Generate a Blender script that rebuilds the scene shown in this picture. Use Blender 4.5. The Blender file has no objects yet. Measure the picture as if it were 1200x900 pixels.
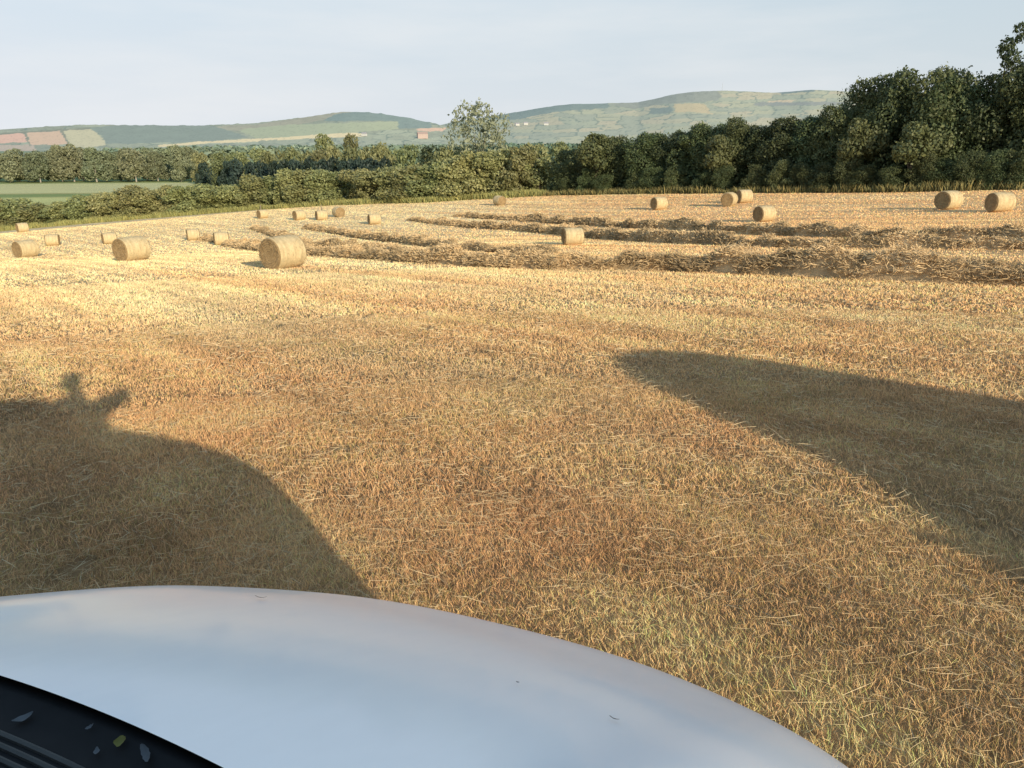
import bpy, bmesh, math, random
import numpy as np
from mathutils import Vector, Matrix, noise as mnoise

R = math.radians
rng = np.random.default_rng(7)
random.seed(7)
scene = bpy.context.scene
col = scene.collection

# ------------------------------------------------------------------ view and survey helpers
F, HC = 906.0, 1.9                       # focal length in photo pixels (1200 wide), camera height
PITCH = math.atan(290 / F)
FW = np.array([0, math.cos(PITCH), -math.sin(PITCH)])
UP = np.array([0, math.sin(PITCH), math.cos(PITCH)])


def ray(px, py):
    return FW + np.array([1.0, 0, 0]) * ((px - 600) / F) + UP * ((450 - py) / F)


GC = (0.02666525, -0.10782462, 0.03844705, 0.03877179)
BUMPS = np.array([(-67.7, 108.5, 1.0), (-35.2, 56.2, 0.429), (-49.9, 84.7, -0.05), (-43.7, 84.7, -0.179), (-19.2, 39.3, 0.748),
                  (-36.5, 89.3, -0.836), (-29.4, 79.1, -0.771), (-8.7, 29.4, 0.959), (-36.2, 114.1, -0.022), (-28.1, 104.1, 0.196),
                  (-25.2, 104.1, -0.126), (-21.1, 95.9, 1.332), (-16.5, 94.1, -0.513), (-1.6, 102.9, 0.248), (4.4, 56.5, -1.709),
                  (15.2, 81.8, -0.212), (20.6, 75.2, 0.49), (22.9, 78.3, 0.4), (19.4, 60.4, -0.346), (30.1, 54.7, 0.778),
                  (32.6, 52.9, -0.057), (0, 0, 0.217), (3, 5, 0.101), (-5, 9, -0.222), (6, 8, 0.065), (0, 15, -0.18),
                  (-10, 15, -0.81), (15, 15, 0.041)])


def gz_field(x, y):
    x = np.asarray(x, float); y = np.asarray(y, float)
    z = GC[0] * x + GC[1] * y + GC[2] * x * y / 100 + GC[3] * y * y / 100
    for a, b, k in BUMPS:
        z = z + k * np.exp(-((x - a) ** 2 + (y - b) ** 2) / (2 * 28.0 ** 2))
    return z


EDGE = np.array([(-230, 178), (-160, 168), (-103.3, 157.9), (-84.2, 154.9), (-64.5, 148.9), (-47.9, 147.6), (-30.4, 141), (-13.7, 127.4),
                 (5.2, 121.2), (18.6, 108.2), (30.3, 94.1), (39.6, 82), (48.1, 74.8), (62, 63), (84, 40), (95, -60)], float)


def edge_dist(x, y):
    """distance to the field edge, positive outside the field"""
    x = np.asarray(x, float); y = np.asarray(y, float)
    best = np.full(x.shape, 1e9)
    for (ax, ay), (bx, by) in zip(EDGE[:-1], EDGE[1:]):
        dx, dy = bx - ax, by - ay
        t = np.clip(((x - ax) * dx + (y - ay) * dy) / (dx * dx + dy * dy), 0, 1)
        best = np.minimum(best, np.hypot(x - ax - t * dx, y - ay - t * dy))
    poly = np.vstack([EDGE, [(95, -300), (-230, -300)]])
    inside = np.zeros(x.shape, bool)
    n = len(poly)
    for i in range(n):
        x1, y1 = poly[i]; x2, y2 = poly[(i + 1) % n]
        if y1 == y2:
            continue
        c = ((y1 > y) != (y2 > y)) & (x < (x2 - x1) * (y - y1) / (y2 - y1) + x1)
        inside ^= c
    return np.where(inside, -best, best)


def smooth(a, b, t):
    t = np.clip((t - a) / (b - a), 0, 1)
    return t * t * (3 - 2 * t)


def gz(x, y):
    x = np.asarray(x, float); y = np.asarray(y, float)
    d = np.hypot(x, y)
    zf = gz_field(np.clip(x, -240, 90), np.clip(y, -40, 240))
    zv = np.maximum(-16.5 - 0.009 * (d - 330), -42.0)
    zv = np.minimum(zv, -16.3 + 0 * d)
    k = smooth(0, 95, edge_dist(x, y)) * smooth(0, 40, y)
    return zf * (1 - k) + zv * k


def gz1(x, y):
    return float(gz(np.array([x]), np.array([y]))[0])


def hit(px, py):
    r = ray(px, py)
    t = np.concatenate([np.linspace(.6, 60, 1500), np.linspace(60, 420, 2500)])
    P = r[None] * t[:, None] + np.array([0, 0, HC])
    b = P[:, 2] < gz(P[:, 0], P[:, 1])
    i = int(np.argmax(b)) if b.any() else len(t) - 1
    return P[i]


def top_z(px, py, y):
    r = ray(px, py)
    return HC + r[2] / r[1] * y


def at_y(px, y):
    """ground point under photo column px at forward distance y"""
    x = (px - 600) / F * y / math.cos(PITCH)
    for _ in range(4):
        z = gz1(x, y)
        dep = y * math.cos(PITCH) + (HC - z) * math.sin(PITCH)
        x = (px - 600) / F * dep
    return x, y, gz1(x, y)


def vnoise(x, y, s=1.0, seed=0):
    """smooth value noise, 0..1"""
    x = np.asarray(x, float) / s; y = np.asarray(y, float) / s
    xi = np.floor(x).astype(np.int64); yi = np.floor(y).astype(np.int64)
    fx = x - xi; fy = y - yi
    fx = fx * fx * (3 - 2 * fx); fy = fy * fy * (3 - 2 * fy)

    def h(a, b):
        v = (a * 374761393 + b * 668265263 + seed * 1442695041) & 0x7fffffff
        v = ((v ^ (v >> 13)) * 1274126177) & 0x7fffffff
        return ((v ^ (v >> 16)) & 0xffff) / 65535.0
    return (h(xi, yi) * (1 - fx) + h(xi + 1, yi) * fx) * (1 - fy) + (h(xi, yi + 1) * (1 - fx) + h(xi + 1, yi + 1) * fx) * fy


def fbm(x, y, s, seed=0, o=3):
    v = 0; a = 1; t = 0
    for i in range(o):
        v = v + a * vnoise(x, y, s / 2 ** i, seed + i * 17); t += a; a *= .5
    return v / t


# ------------------------------------------------------------------ object helpers
def tag(o, label=None, cat=None, group=None, kind=None):
    if label: o['label'] = label
    if cat: o['category'] = cat
    if group: o['group'] = group
    if kind: o['kind'] = kind
    return o


def empty(name, loc=(0, 0, 0), rz=0.0):
    o = bpy.data.objects.new(name, None)
    o.empty_display_size = .3
    col.objects.link(o); o.location = loc; o.rotation_euler = (0, 0, rz)
    return o


def link(name, me, mat=None, parent=None):
    o = bpy.data.objects.new(name, me)
    if mat and not me.materials: me.materials.append(mat)
    col.objects.link(o)
    if parent: o.parent = parent
    return o


def raw_mesh(name, V, faces_flat, loop_start, loop_total, colr=None, smooth_=False):
    me = bpy.data.meshes.new(name)
    V = np.asarray(V, np.float32)
    me.vertices.add(len(V)); me.vertices.foreach_set('co', V.ravel())
    me.loops.add(len(faces_flat)); me.loops.foreach_set('vertex_index', np.asarray(faces_flat, np.int32))
    me.polygons.add(len(loop_start)); me.polygons.foreach_set('loop_start', np.asarray(loop_start, np.int32))
    try:
        me.polygons.foreach_set('loop_total', np.asarray(loop_total, np.int32))
    except Exception:
        pass
    if smooth_:
        me.polygons.foreach_set('use_smooth', np.ones(len(loop_start), bool))
    me.update(calc_edges=True)
    if colr is not None:
        a = me.color_attributes.new('Col', 'FLOAT_COLOR', 'POINT')
        c = np.ones((len(V), 4), np.float32); c[:, :3] = colr
        a.data.foreach_set('color', c.ravel())
    return me


def quads_mesh(name, V, Q, colr=None, smooth_=False):
    Q = np.asarray(Q, np.int32)
    k = Q.shape[1]
    return raw_mesh(name, V, Q.ravel(), np.arange(len(Q)) * k, np.full(len(Q), k), colr, smooth_)


def grid_mesh(name, P, colr=None, smooth_=True, wrap=False):
    """P: (n,m,3) grid"""
    n, m = P.shape[:2]
    idx = np.arange(n * m).reshape(n, m)
    if wrap:
        idx = np.hstack([idx, idx[:, :1]])
    Q = np.stack([idx[:-1, :-1], idx[:-1, 1:], idx[1:, 1:], idx[1:, :-1]], -1).reshape(-1, 4)
    return quads_mesh(name, P.reshape(-1, 3), Q, None if colr is None else colr.reshape(-1, 3), smooth_)


def strand_mesh(name, P, D, L, W, bend, colr, up_w=None):
    """blades: base P, unit direction D, length L, half width W, tip offset bend, colour"""
    n = len(P)
    rnd = rng.normal(size=(n, 3)) * .8 + np.array([TO.x, TO.y, 0]) * 1.1; rnd[:, 2] *= .3
    S = np.cross(D, rnd); S /= np.linalg.norm(S, axis=1, keepdims=True) + 1e-9
    L = L[:, None]; W = W[:, None]
    mid = P + D * L * .55 + bend * L * .22
    tip = P + D * L + bend * L * .8
    V = np.empty((n, 5, 3))
    V[:, 0] = P - S * W; V[:, 1] = P + S * W; V[:, 2] = mid - S * W * .8; V[:, 3] = mid + S * W * .8; V[:, 4] = tip
    b = np.arange(n)[:, None] * 5
    loops = np.hstack([b + 0, b + 1, b + 3, b + 2, b + 2, b + 3, b + 4]).ravel()
    starts = (np.arange(n)[:, None] * 7 + np.array([0, 4])[None]).ravel()
    tot = np.tile([4, 3], n)
    c = np.repeat(colr[:, None], 5, 1)
    c[:, :2] *= .70                                    # strands darker towards the foot
    return raw_mesh(name, V.reshape(-1, 3), loops, starts, tot, c.reshape(-1, 3))


class MB:
    """collects simple solids into one mesh"""
    def __init__(s): s.bm = bmesh.new()

    def box(s, c, d, rot=None, bev=0.0):
        b2 = bmesh.new(); bmesh.ops.create_cube(b2, size=1)
        bmesh.ops.scale(b2, vec=Vector(d), verts=b2.verts)
        if bev: bmesh.ops.bevel(b2, geom=b2.edges[:], offset=bev, segments=2, affect='EDGES', profile=.5)
        M = Matrix.Translation(Vector(c)) @ (rot.to_4x4() if rot is not None else Matrix())
        bmesh.ops.transform(b2, matrix=M, verts=b2.verts); s._add(b2); return s

    def tube(s, a, b, r1, r2=None, seg=10):
        r2 = r1 if r2 is None else r2
        a = Vector(a); b = Vector(b); d = b - a
        b2 = bmesh.new(); bmesh.ops.create_cone(b2, cap_ends=True, segments=seg, radius1=r1, radius2=r2, depth=d.length)
        M = Matrix.Translation((a + b) / 2) @ d.to_track_quat('Z', 'Y').to_matrix().to_4x4()
        bmesh.ops.transform(b2, matrix=M, verts=b2.verts); s._add(b2); return s

    def path(s, pts, rad, seg=8):
        for (a, b), (r1, r2) in zip(zip(pts[:-1], pts[1:]), zip(rad[:-1], rad[1:])):
            s.tube(a, b, r1, r2, seg)
        return s

    def lathe(s, prof, axis='Y', c=(0, 0, 0), seg=40):
        b2 = bmesh.new(); rings = []
        for r, h in prof:
            ring = []
            for k in range(seg):
                t = 2 * math.pi * k / seg
                p = (r * math.cos(t), h, r * math.sin(t)) if axis == 'Y' else ((h, r * math.cos(t), r * math.sin(t)) if axis == 'X' else (r * math.cos(t), r * math.sin(t), h))
                ring.append(b2.verts.new(Vector(p) + Vector(c)))
            rings.append(ring)
        for a, b in zip(rings[:-1], rings[1:]):
            for k in range(seg):
                b2.faces.new((a[k], a[(k + 1) % seg], b[(k + 1) % seg], b[k]))
        bmesh.ops.recalc_face_normals(b2, faces=b2.faces); s._add(b2); return s

    def _add(s, b2):
        me = bpy.data.meshes.new('t'); b2.to_mesh(me); b2.free(); s.bm.from_mesh(me); bpy.data.meshes.remove(me)

    def build(s, name, mat, parent=None, smooth_=True):
        me = bpy.data.meshes.new(name); s.bm.to_mesh(me); s.bm.free()
        if smooth_:
            me.polygons.foreach_set('use_smooth', np.ones(len(me.polygons), bool))
            try: me.set_sharp_from_angle(angle=R(35))
            except Exception: pass
        return link(name, me, mat, parent)


# ------------------------------------------------------------------ materials
def new_mat(name):
    m = bpy.data.materials.new(name); m.use_nodes = True
    nt = m.node_tree
    return m, nt, nt.nodes['Principled BSDF']


def N(nt, t, **kw):
    n = nt.nodes.new(t)
    for k, v in kw.items():
        if k.startswith('i_'):
            key = k[2:]
            n.inputs[int(key) if key.isdigit() else key].default_value = v
        else:
            setattr(n, k, v)
    return n


def plain(name, c, rough=.5, spec=.5, metal=0.0, var=.12, scale=6.0, coat=0.0, bump=0.0):
    m, nt, b = new_mat(name)
    tc = N(nt, 'ShaderNodeTexCoord')
    nz = N(nt, 'ShaderNodeTexNoise'); nz.inputs['Scale'].default_value = scale; nz.inputs['Detail'].default_value = 5
    nt.links.new(tc.outputs['Object'], nz.inputs['Vector'])
    mx = N(nt, 'ShaderNodeMix', data_type='RGBA')
    mx.inputs['A'].default_value = tuple(v * (1 - var) for v in c) + (1,)
    mx.inputs['B'].default_value = tuple(min(1, v * (1 + var)) for v in c) + (1,)
    nt.links.new(nz.outputs['Fac'], mx.inputs['Factor'])
    nt.links.new(mx.outputs['Result'], b.inputs['Base Color'])
    b.inputs['Roughness'].default_value = rough; b.inputs['Metallic'].default_value = metal
    b.inputs['Specular IOR Level'].default_value = spec
    if coat:
        b.inputs['Coat Weight'].default_value = coat; b.inputs['Coat Roughness'].default_value = .04
    if bump:
        bp = N(nt, 'ShaderNodeBump'); bp.inputs['Strength'].default_value = bump; bp.inputs['Distance'].default_value = .02
        nt.links.new(nz.outputs['Fac'], bp.inputs['Height']); nt.links.new(bp.outputs['Normal'], b.inputs['Normal'])
    return m


def attr_mat(name, rough=.7, spec=.2, trans=0.0, rand=0.0, bump=0.0, bscale=40.0):
    """colour from the vertex colours, nudged per object, optional translucency"""
    m, nt, b = new_mat(name)
    a = N(nt, 'ShaderNodeVertexColor', layer_name='Col')
    src = a.outputs['Color']
    if rand:
        oi = N(nt, 'ShaderNodeObjectInfo')
        hs = N(nt, 'ShaderNodeHueSaturation')
        mr = N(nt, 'ShaderNodeMapRange'); mr.inputs['To Min'].default_value = 1 - rand; mr.inputs['To Max'].default_value = 1 + rand
        nt.links.new(oi.outputs['Random'], mr.inputs['Value']); nt.links.new(mr.outputs['Result'], hs.inputs['Value'])
        ml = N(nt, 'ShaderNodeMath', operation='MULTIPLY'); ml.inputs[1].default_value = 7.13
        fr = N(nt, 'ShaderNodeMath', operation='FRACT')
        nt.links.new(oi.outputs['Random'], ml.inputs[0]); nt.links.new(ml.outputs[0], fr.inputs[0])
        mr2 = N(nt, 'ShaderNodeMapRange'); mr2.inputs['To Min'].default_value = .5 - rand * .12; mr2.inputs['To Max'].default_value = .5 + rand * .1
        nt.links.new(fr.outputs[0], mr2.inputs['Value']); nt.links.new(mr2.outputs['Result'], hs.inputs['Hue'])
        nt.links.new(src, hs.inputs['Color']); src = hs.outputs['Color']
    nt.links.new(src, b.inputs['Base Color'])
    b.inputs['Roughness'].default_value = rough; b.inputs['Specular IOR Level'].default_value = spec
    if trans:
        tr = N(nt, 'ShaderNodeBsdfTranslucent'); ms = N(nt, 'ShaderNodeMixShader'); ms.inputs[0].default_value = trans
        nt.links.new(src, tr.inputs['Color'])
        nt.links.new(b.outputs[0], ms.inputs[1]); nt.links.new(tr.outputs[0], ms.inputs[2])
        nt.links.new(ms.outputs[0], nt.nodes['Material Output'].inputs['Surface'])
    if bump:
        tc = N(nt, 'ShaderNodeTexCoord'); nz = N(nt, 'ShaderNodeTexNoise'); nz.inputs['Scale'].default_value = bscale; nz.inputs['Detail'].default_value = 6
        nt.links.new(tc.outputs['Object'], nz.inputs['Vector'])
        bp = N(nt, 'ShaderNodeBump'); bp.inputs['Strength'].default_value = bump; bp.inputs['Distance'].default_value = .05
        nt.links.new(nz.outputs['Fac'], bp.inputs['Height']); nt.links.new(bp.outputs['Normal'], b.inputs['Normal'])
    return m


M_STRAW = attr_mat('straw', .6, .3, .12)
M_LEAF = attr_mat('leaves', .55, .3, .22, rand=.22)
M_GRASS = attr_mat('grass_blades', .7, .2, .2)
M_HAY = attr_mat('hay', .75, .15, 0, bump=.6, bscale=30)
M_HILL = attr_mat('hillside', .95, .05)
M_BARK = plain('bark', (.16, .13, .10), .9, .1, var=.4, scale=9, bump=.5)
M_PALEBARK = plain('pale_bark', (.36, .33, .27), .85, .1, var=.25, scale=5, bump=.3)

# ------------------------------------------------------------------ camera, sun, sky
cam_d = bpy.data.cameras.new('camera'); cam = bpy.data.objects.new('camera', cam_d); col.objects.link(cam)
cam_d.sensor_width = 36; cam_d.lens = F / 1200 * 36; cam_d.clip_end = 30000; cam_d.clip_start = .02
cam.location = (0, 0, HC); cam.rotation_euler = (math.pi / 2 - PITCH, 0, 0)
scene.camera = cam

TRAVEL = Vector(ray(130, 463)).normalized()          # direction the sunlight travels
sun_d = bpy.data.lights.new('sun', 'SUN'); sun = bpy.data.objects.new('sun', sun_d); col.objects.link(sun)
sun_d.energy = 5.0; sun_d.angle = R(.6); sun_d.color = (1.0, .86, .66)
sun.rotation_euler = TRAVEL.to_track_quat('-Z', 'Y').to_euler()
sun.location = (20, -40, 30)
TO = -TRAVEL
SUN_EL = math.asin(TO.z); SUN_ROT = math.atan2(TO.x, TO.y)

w = bpy.data.worlds.new('World'); scene.world = w; w.use_nodes = True
nt = w.node_tree; bg = nt.nodes['Background']; bg.inputs['Strength'].default_value = .1
sky = N(nt, 'ShaderNodeTexSky', sky_type='NISHITA', sun_disc=False, sun_elevation=SUN_EL, sun_rotation=SUN_ROT)
sky.air_density = 1.0; sky.dust_density = 2.0
tc = N(nt, 'ShaderNodeTexCoord'); sx = N(nt, 'ShaderNodeSeparateXYZ'); nt.links.new(tc.outputs['Generated'], sx.inputs[0])
hz = N(nt, 'ShaderNodeValToRGB'); hz.color_ramp.interpolation = 'EASE'
cr = hz.color_ramp.elements
cr[0].position = 0.0; cr[0].color = (1, 1, 1, 1); cr[1].position = 1.0; cr[1].color = (.46, .46, .46, 1)
e = cr.new(.17); e.color = (.95, .95, .95, 1); e = cr.new(.55); e.color = (.62, .62, .62, 1)
nt.links.new(sx.outputs['Z'], hz.inputs[0])
# haze colour drifts from warm white on the left to cool grey blue on the right
mrx = N(nt, 'ShaderNodeMapRange'); mrx.inputs['From Min'].default_value = -.6; mrx.inputs['From Max'].default_value = .55
nt.links.new(sx.outputs['X'], mrx.inputs['Value'])
hc = N(nt, 'ShaderNodeMix', data_type='RGBA'); hc.inputs['A'].default_value = (7.7, 8.15, 8.7, 1); hc.inputs['B'].default_value = (6.6, 7.2, 7.55, 1)
nt.links.new(mrx.outputs['Result'], hc.inputs['Factor'])
# bluer above the horizon band
mrz = N(nt, 'ShaderNodeMapRange'); mrz.inputs['From Min'].default_value = .03; mrz.inputs['From Max'].default_value = .22
nt.links.new(sx.outputs['Z'], mrz.inputs['Value'])
hb = N(nt, 'ShaderNodeMix', data_type='RGBA', blend_type='MULTIPLY'); hb.inputs['B'].default_value = (.85, .965, 1.04, 1)
nt.links.new(hc.outputs['Result'], hb.inputs['A']); nt.links.new(mrz.outputs['Result'], hb.inputs['Factor'])
# thin streaky cloud
mp = N(nt, 'ShaderNodeMapping'); mp.inputs['Scale'].default_value = (1.4, 1.4, 8.0); mp.inputs['Rotation'].default_value = (0, R(6), 0)
nt.links.new(tc.outputs['Generated'], mp.inputs['Vector'])
cn = N(nt, 'ShaderNodeTexNoise'); cn.inputs['Scale'].default_value = 1.7; cn.inputs['Detail'].default_value = 7; cn.inputs['Roughness'].default_value = .55
nt.links.new(mp.outputs[0], cn.inputs['Vector'])
cm = N(nt, 'ShaderNodeMapRange'); cm.inputs['From Min'].default_value = .42; cm.inputs['From Max'].default_value = .80; cm.inputs['To Max'].default_value = .55
nt.links.new(cn.outputs['Fac'], cm.inputs['Value'])
hcl = N(nt, 'ShaderNodeMix', data_type='RGBA'); hcl.inputs['B'].default_value = (9.3, 9.2, 9.1, 1)
nt.links.new(hb.outputs['Result'], hcl.inputs['A']); nt.links.new(cm.outputs['Result'], hcl.inputs['Factor'])
mz2 = N(nt, 'ShaderNodeMapRange'); mz2.inputs['From Min'].default_value = .22; mz2.inputs['From Max'].default_value = .7
nt.links.new(sx.outputs['Z'], mz2.inputs['Value'])
hb2 = N(nt, 'ShaderNodeMix', data_type='RGBA', blend_type='MULTIPLY'); hb2.inputs['B'].default_value = (.60, .92, 1.30, 1)
nt.links.new(hcl.outputs['Result'], hb2.inputs['A']); nt.links.new(mz2.outputs['Result'], hb2.inputs['Factor']); hcl = hb2
fin = N(nt, 'ShaderNodeMix', data_type='RGBA')
nt.links.new(hz.outputs['Color'], fin.inputs['Factor']); nt.links.new(sky.outputs[0], fin.inputs['A']); nt.links.new(hcl.outputs['Result'], fin.inputs['B'])
nt.links.new(fin.outputs['Result'], bg.inputs['Color'])

scene.view_settings.view_transform = 'Standard'; scene.view_settings.look = 'None'
scene.view_settings.exposure = 0; scene.view_settings.gamma = 1
scene.render.engine = 'CYCLES'
scene.cycles.max_bounces = 8; scene.cycles.diffuse_bounces = 5; scene.cycles.transmission_bounces = 4; scene.cycles.transparent_max_bounces = 8

# ------------------------------------------------------------------ straw colours shared by ground, stubble and rows
SW = np.array([-.62, .78]); SWN = np.array([.78, .62])         # mowing direction and its normal


def field_tint(x, y):
    """colour of the cut field at a place: pale gold to reddish brown to greenish"""
    u = x * SWN[0] + y * SWN[1]; v = x * SW[0] + y * SW[1]
    band = vnoise(u * 1.0, v * .05, 1.7, 3)
    n1 = fbm(x, y, 2.2, 11); n2 = fbm(x, y, .55, 23, 2); n3 = fbm(x, y, 14, 31, 2)
    d = np.hypot(x, y)
    pale = np.array([.93, .69, .37]); tan = np.array([.96, .575, .265]); red = np.array([.86, .425, .19]); grn = np.array([.74, .58, .28])
    kp = np.clip(.38 + .02 * np.clip(-x, 0, 14) + .18 * smooth(6, 40, d) - .026 * np.clip(x, -20, 20) + 1.3 * (band - .5) + .5 * (n3 - .5), 0, 1)[..., None]  # paler to the left: flare glow put into the straw colour
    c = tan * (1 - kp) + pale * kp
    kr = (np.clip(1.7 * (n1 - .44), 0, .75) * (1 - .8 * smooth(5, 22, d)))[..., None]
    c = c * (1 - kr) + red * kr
    kg = np.clip(1.1 * (fbm(x, y, 3.1, 57) - .53), 0, .4)[..., None]
    c = c * (1 - kg) + grn * kg
    streak = vnoise(u, v * .04, .42, 301) - .5
    return c * (0.80 + .40 * n2 + .46 * streak)[..., None]


# ------------------------------------------------------------------ ground: one sheet out to the horizon
az = np.concatenate([np.radians(np.arange(-180, -58, 4.0)), np.radians(np.arange(-58, 58, .22)), np.radians(np.arange(58, 180, 4.0))])
rr = np.concatenate([np.linspace(.3, 12, 60), 12 * (8500 / 12) ** (np.linspace(0, 1, 720)[1:])])
A_, R_ = np.meshgrid(az, rr)
X = R_ * np.sin(A_); Y = R_ * np.cos(A_)
Z = gz(X, Y)
Dd = edge_dist(X, Y)
stub = 1 - smooth(-.6, .6, Dd + 1.2 * (fbm(X, Y, 3, 5) - .5))
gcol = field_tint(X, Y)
nearmul = (.46 + .44 * smooth(8, 50, R_))[..., None]               # ground darker near the camera, paler farther out
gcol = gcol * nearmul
# beyond the field: rough margin, meadows, valley
mb_ = smooth(.40, .62, fbm(X * .12 + 5, Y, 17, 171, 2))[..., None]
mead = (np.array([.50, .49, .20]) * (1 - mb_) + np.array([.50, .43, .18]) * mb_) * (.72 + .5 * fbm(X * .3, Y, 9, 71))[..., None]
straw2 = np.array([.46, .38, .16]) * (.85 + .3 * fbm(X, Y, 30, 77))[..., None]
bandd = np.hypot(X * .35, Y)
kd = (smooth(344, 350, bandd) + smooth(256, 259, bandd) * (1 - smooth(268, 272, bandd)))[..., None]
kb = (smooth(272, 276, bandd) * (1 - smooth(338, 346, bandd)))[..., None]
mead = mead * (1 - kd) + np.array([.24, .29, .11]) * kd
mead = mead * (1 - .7 * kb) + np.array([.64, .60, .30]) * .7 * kb
mk = 0 * smooth(.50, .60, fbm(X * .5, Y, 55, 91))[..., None]
mead = mead * (1 - mk) + straw2 * mk
# valley patchwork of fields far away
cx = np.floor((X + 60 * fbm(X, Y, 400, 3)) / 260).astype(int); cy = np.floor((Y + 90 * fbm(X, Y, 500, 9)) / 330).astype(int)
pal = np.array([[.22, .27, .13], [.30, .32, .17], [.36, .33, .21], [.19, .25, .15], [.42, .38, .25], [.26, .31, .15]])
patch = pal[(cx * 7 + cy * 13 + cx * cy) % 6]
fv = smooth(380, 620, R_)[..., None]
out = mead * (1 - fv) + patch * fv
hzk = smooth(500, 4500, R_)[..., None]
out = out * (1 - .45 * hzk) + np.array([.36, .43, .44]) * .45 * hzk  # far ground blended towards grey blue: distance haze painted in
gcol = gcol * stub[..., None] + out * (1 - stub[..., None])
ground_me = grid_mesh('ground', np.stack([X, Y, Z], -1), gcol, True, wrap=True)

m, gnt, b = new_mat('field_ground')
a = N(gnt, 'ShaderNodeVertexColor', layer_name='Col')
tcg = N(gnt, 'ShaderNodeTexCoord')
n1 = N(gnt, 'ShaderNodeTexNoise'); n1.inputs['Scale'].default_value = 9; n1.inputs['Detail'].default_value = 9; n1.inputs['Roughness'].default_value = .7
gnt.links.new(tcg.outputs['Object'], n1.inputs['Vector'])
mr = N(gnt, 'ShaderNodeMapRange'); mr.inputs['From Min'].default_value = .3; mr.inputs['From Max'].default_value = .7; mr.inputs['To Min'].default_value = .6; mr.inputs['To Max'].default_value = 1.35
gnt.links.new(n1.outputs['Fac'], mr.inputs['Value'])
mu = N(gnt, 'ShaderNodeVectorMath', operation='MULTIPLY')
gnt.links.new(a.outputs['Color'], mu.inputs[0]); gnt.links.new(mr.outputs['Result'], mu.inputs[1])
gnt.links.new(mu.outputs[0], b.inputs['Base Color'])
bp = N(gnt, 'ShaderNodeBump'); bp.inputs['Strength'].default_value = .9; bp.inputs['Distance'].default_value = .12
gnt.links.new(n1.outputs['Fac'], bp.inputs['Height']); gnt.links.new(bp.outputs['Normal'], b.inputs['Normal'])
b.inputs['Roughness'].default_value = .95; b.inputs['Specular IOR Level'].default_value = .05
ground = link('ground', ground_me, m); tag(ground, kind='structure')

# ------------------------------------------------------------------ stubble
parts = []
for r0, r1, dens, w0, lmin, lmax in [(1.6, 5, 8600, .0011, .02, .075), (5, 9, 4200, .0018, .02, .075), (9, 16, 1300, .0034, .03, .085),
                                     (16, 30, 330, .010, .04, .10), (30, 62, 75, .020, .04, .10), (62, 150, 16, .042, .05, .11)]:
    sect = R(100); n = int(dens * sect / 2 * (r1 * r1 - r0 * r0))
    r = np.sqrt(rng.uniform(r0 * r0, r1 * r1, n)); t = rng.uniform(-sect / 2, sect / 2, n)
    x = r * np.sin(t); y = r * np.cos(t)
    # tufty: pull some blades towards little tuft centres
    k = rng.random(n) < .5
    g = .07 * max(1, w0 / .0024)
    x = np.where(k, (np.round(x / g) + .3 * rng.normal(size=n)) * g, x); y = np.where(k, (np.round(y / g + .37) + .3 * rng.normal(size=n)) * g, y)
    keep = (edge_dist(x, y) < .2) & (fbm(x, y, .5, 41, 2) > .20 - .12 * rng.random(n))
    x, y, k = x[keep], y[keep], k[keep]; n = len(x)
    lean = rng.normal(size=(n, 2)) * .46 + np.array([-.02, .08])
    D = np.stack([lean[:, 0], lean[:, 1], np.ones(n)], 1); D /= np.linalg.norm(D, axis=1, keepdims=True)
    L = rng.uniform(lmin, lmax, n) * (.7 + .6 * fbm(x, y, 1.1, 77, 2))
    bend = np.stack([rng.normal(size=n) * .3, rng.normal(size=n) * .3, -.15 * rng.random(n)], 1)
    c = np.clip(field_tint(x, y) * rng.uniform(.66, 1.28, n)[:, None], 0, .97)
    gr = rng.random(n) < .10 + .16 * smooth(.45, .65, fbm(x, y, 1.6, 201, 2)) * (1 - smooth(9, 26, np.hypot(x, y)))
    c[gr] = c[gr] * np.array([.70, .88, .66])
    P = np.stack([x, y, gz(x, y) - .01], 1)
    parts.append((P, D, L, np.full(n, w0) * rng.uniform(.6, 1.4, n), bend, c))
# loose cut straws lying about
for r0, r1, dens, w0 in [(1.6, 5, 460, .0009), (5, 10, 170, .0017), (10, 22, 45, .0040)]:
    sect = R(100); n = int(dens * sect / 2 * (r1 * r1 - r0 * r0))
    r = np.sqrt(rng.uniform(r0 * r0, r1 * r1, n)); t = rng.uniform(-sect / 2, sect / 2, n)
    x = r * np.sin(t); y = r * np.cos(t)
    keep = fbm(x, y, 1.3, 63, 2) > .40 - .25 * rng.random(n)
    x, y = x[keep], y[keep]; n = len(x)
    a = rng.uniform(0, 2 * math.pi, n)
    D = np.stack([np.cos(a), np.sin(a), rng.normal(size=n) * .18 + .05], 1); D /= np.linalg.norm(D, axis=1, keepdims=True)
    bend = rng.normal(size=(n, 3)) * np.array([.2, .2, .06])
    c = np.array([.88, .69, .40]) * rng.uniform(.65, 1.1, n)[:, None]
    P = np.stack([x, y, gz(x, y) + rng.uniform(.02, .08, n)], 1)
    parts.append((P, D, rng.uniform(.05, .15, n) * np.where(rng.random(n) < .06, 2.2, 1), np.full(n, w0), bend, c))
stub_o = link('stubble', strand_mesh('stubble', *[np.concatenate(q) for q in zip(*parts)]), M_STRAW)
tag(stub_o, 'short golden brown cut stubble and loose straw covering the field', 'stubble', kind='stuff')

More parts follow.
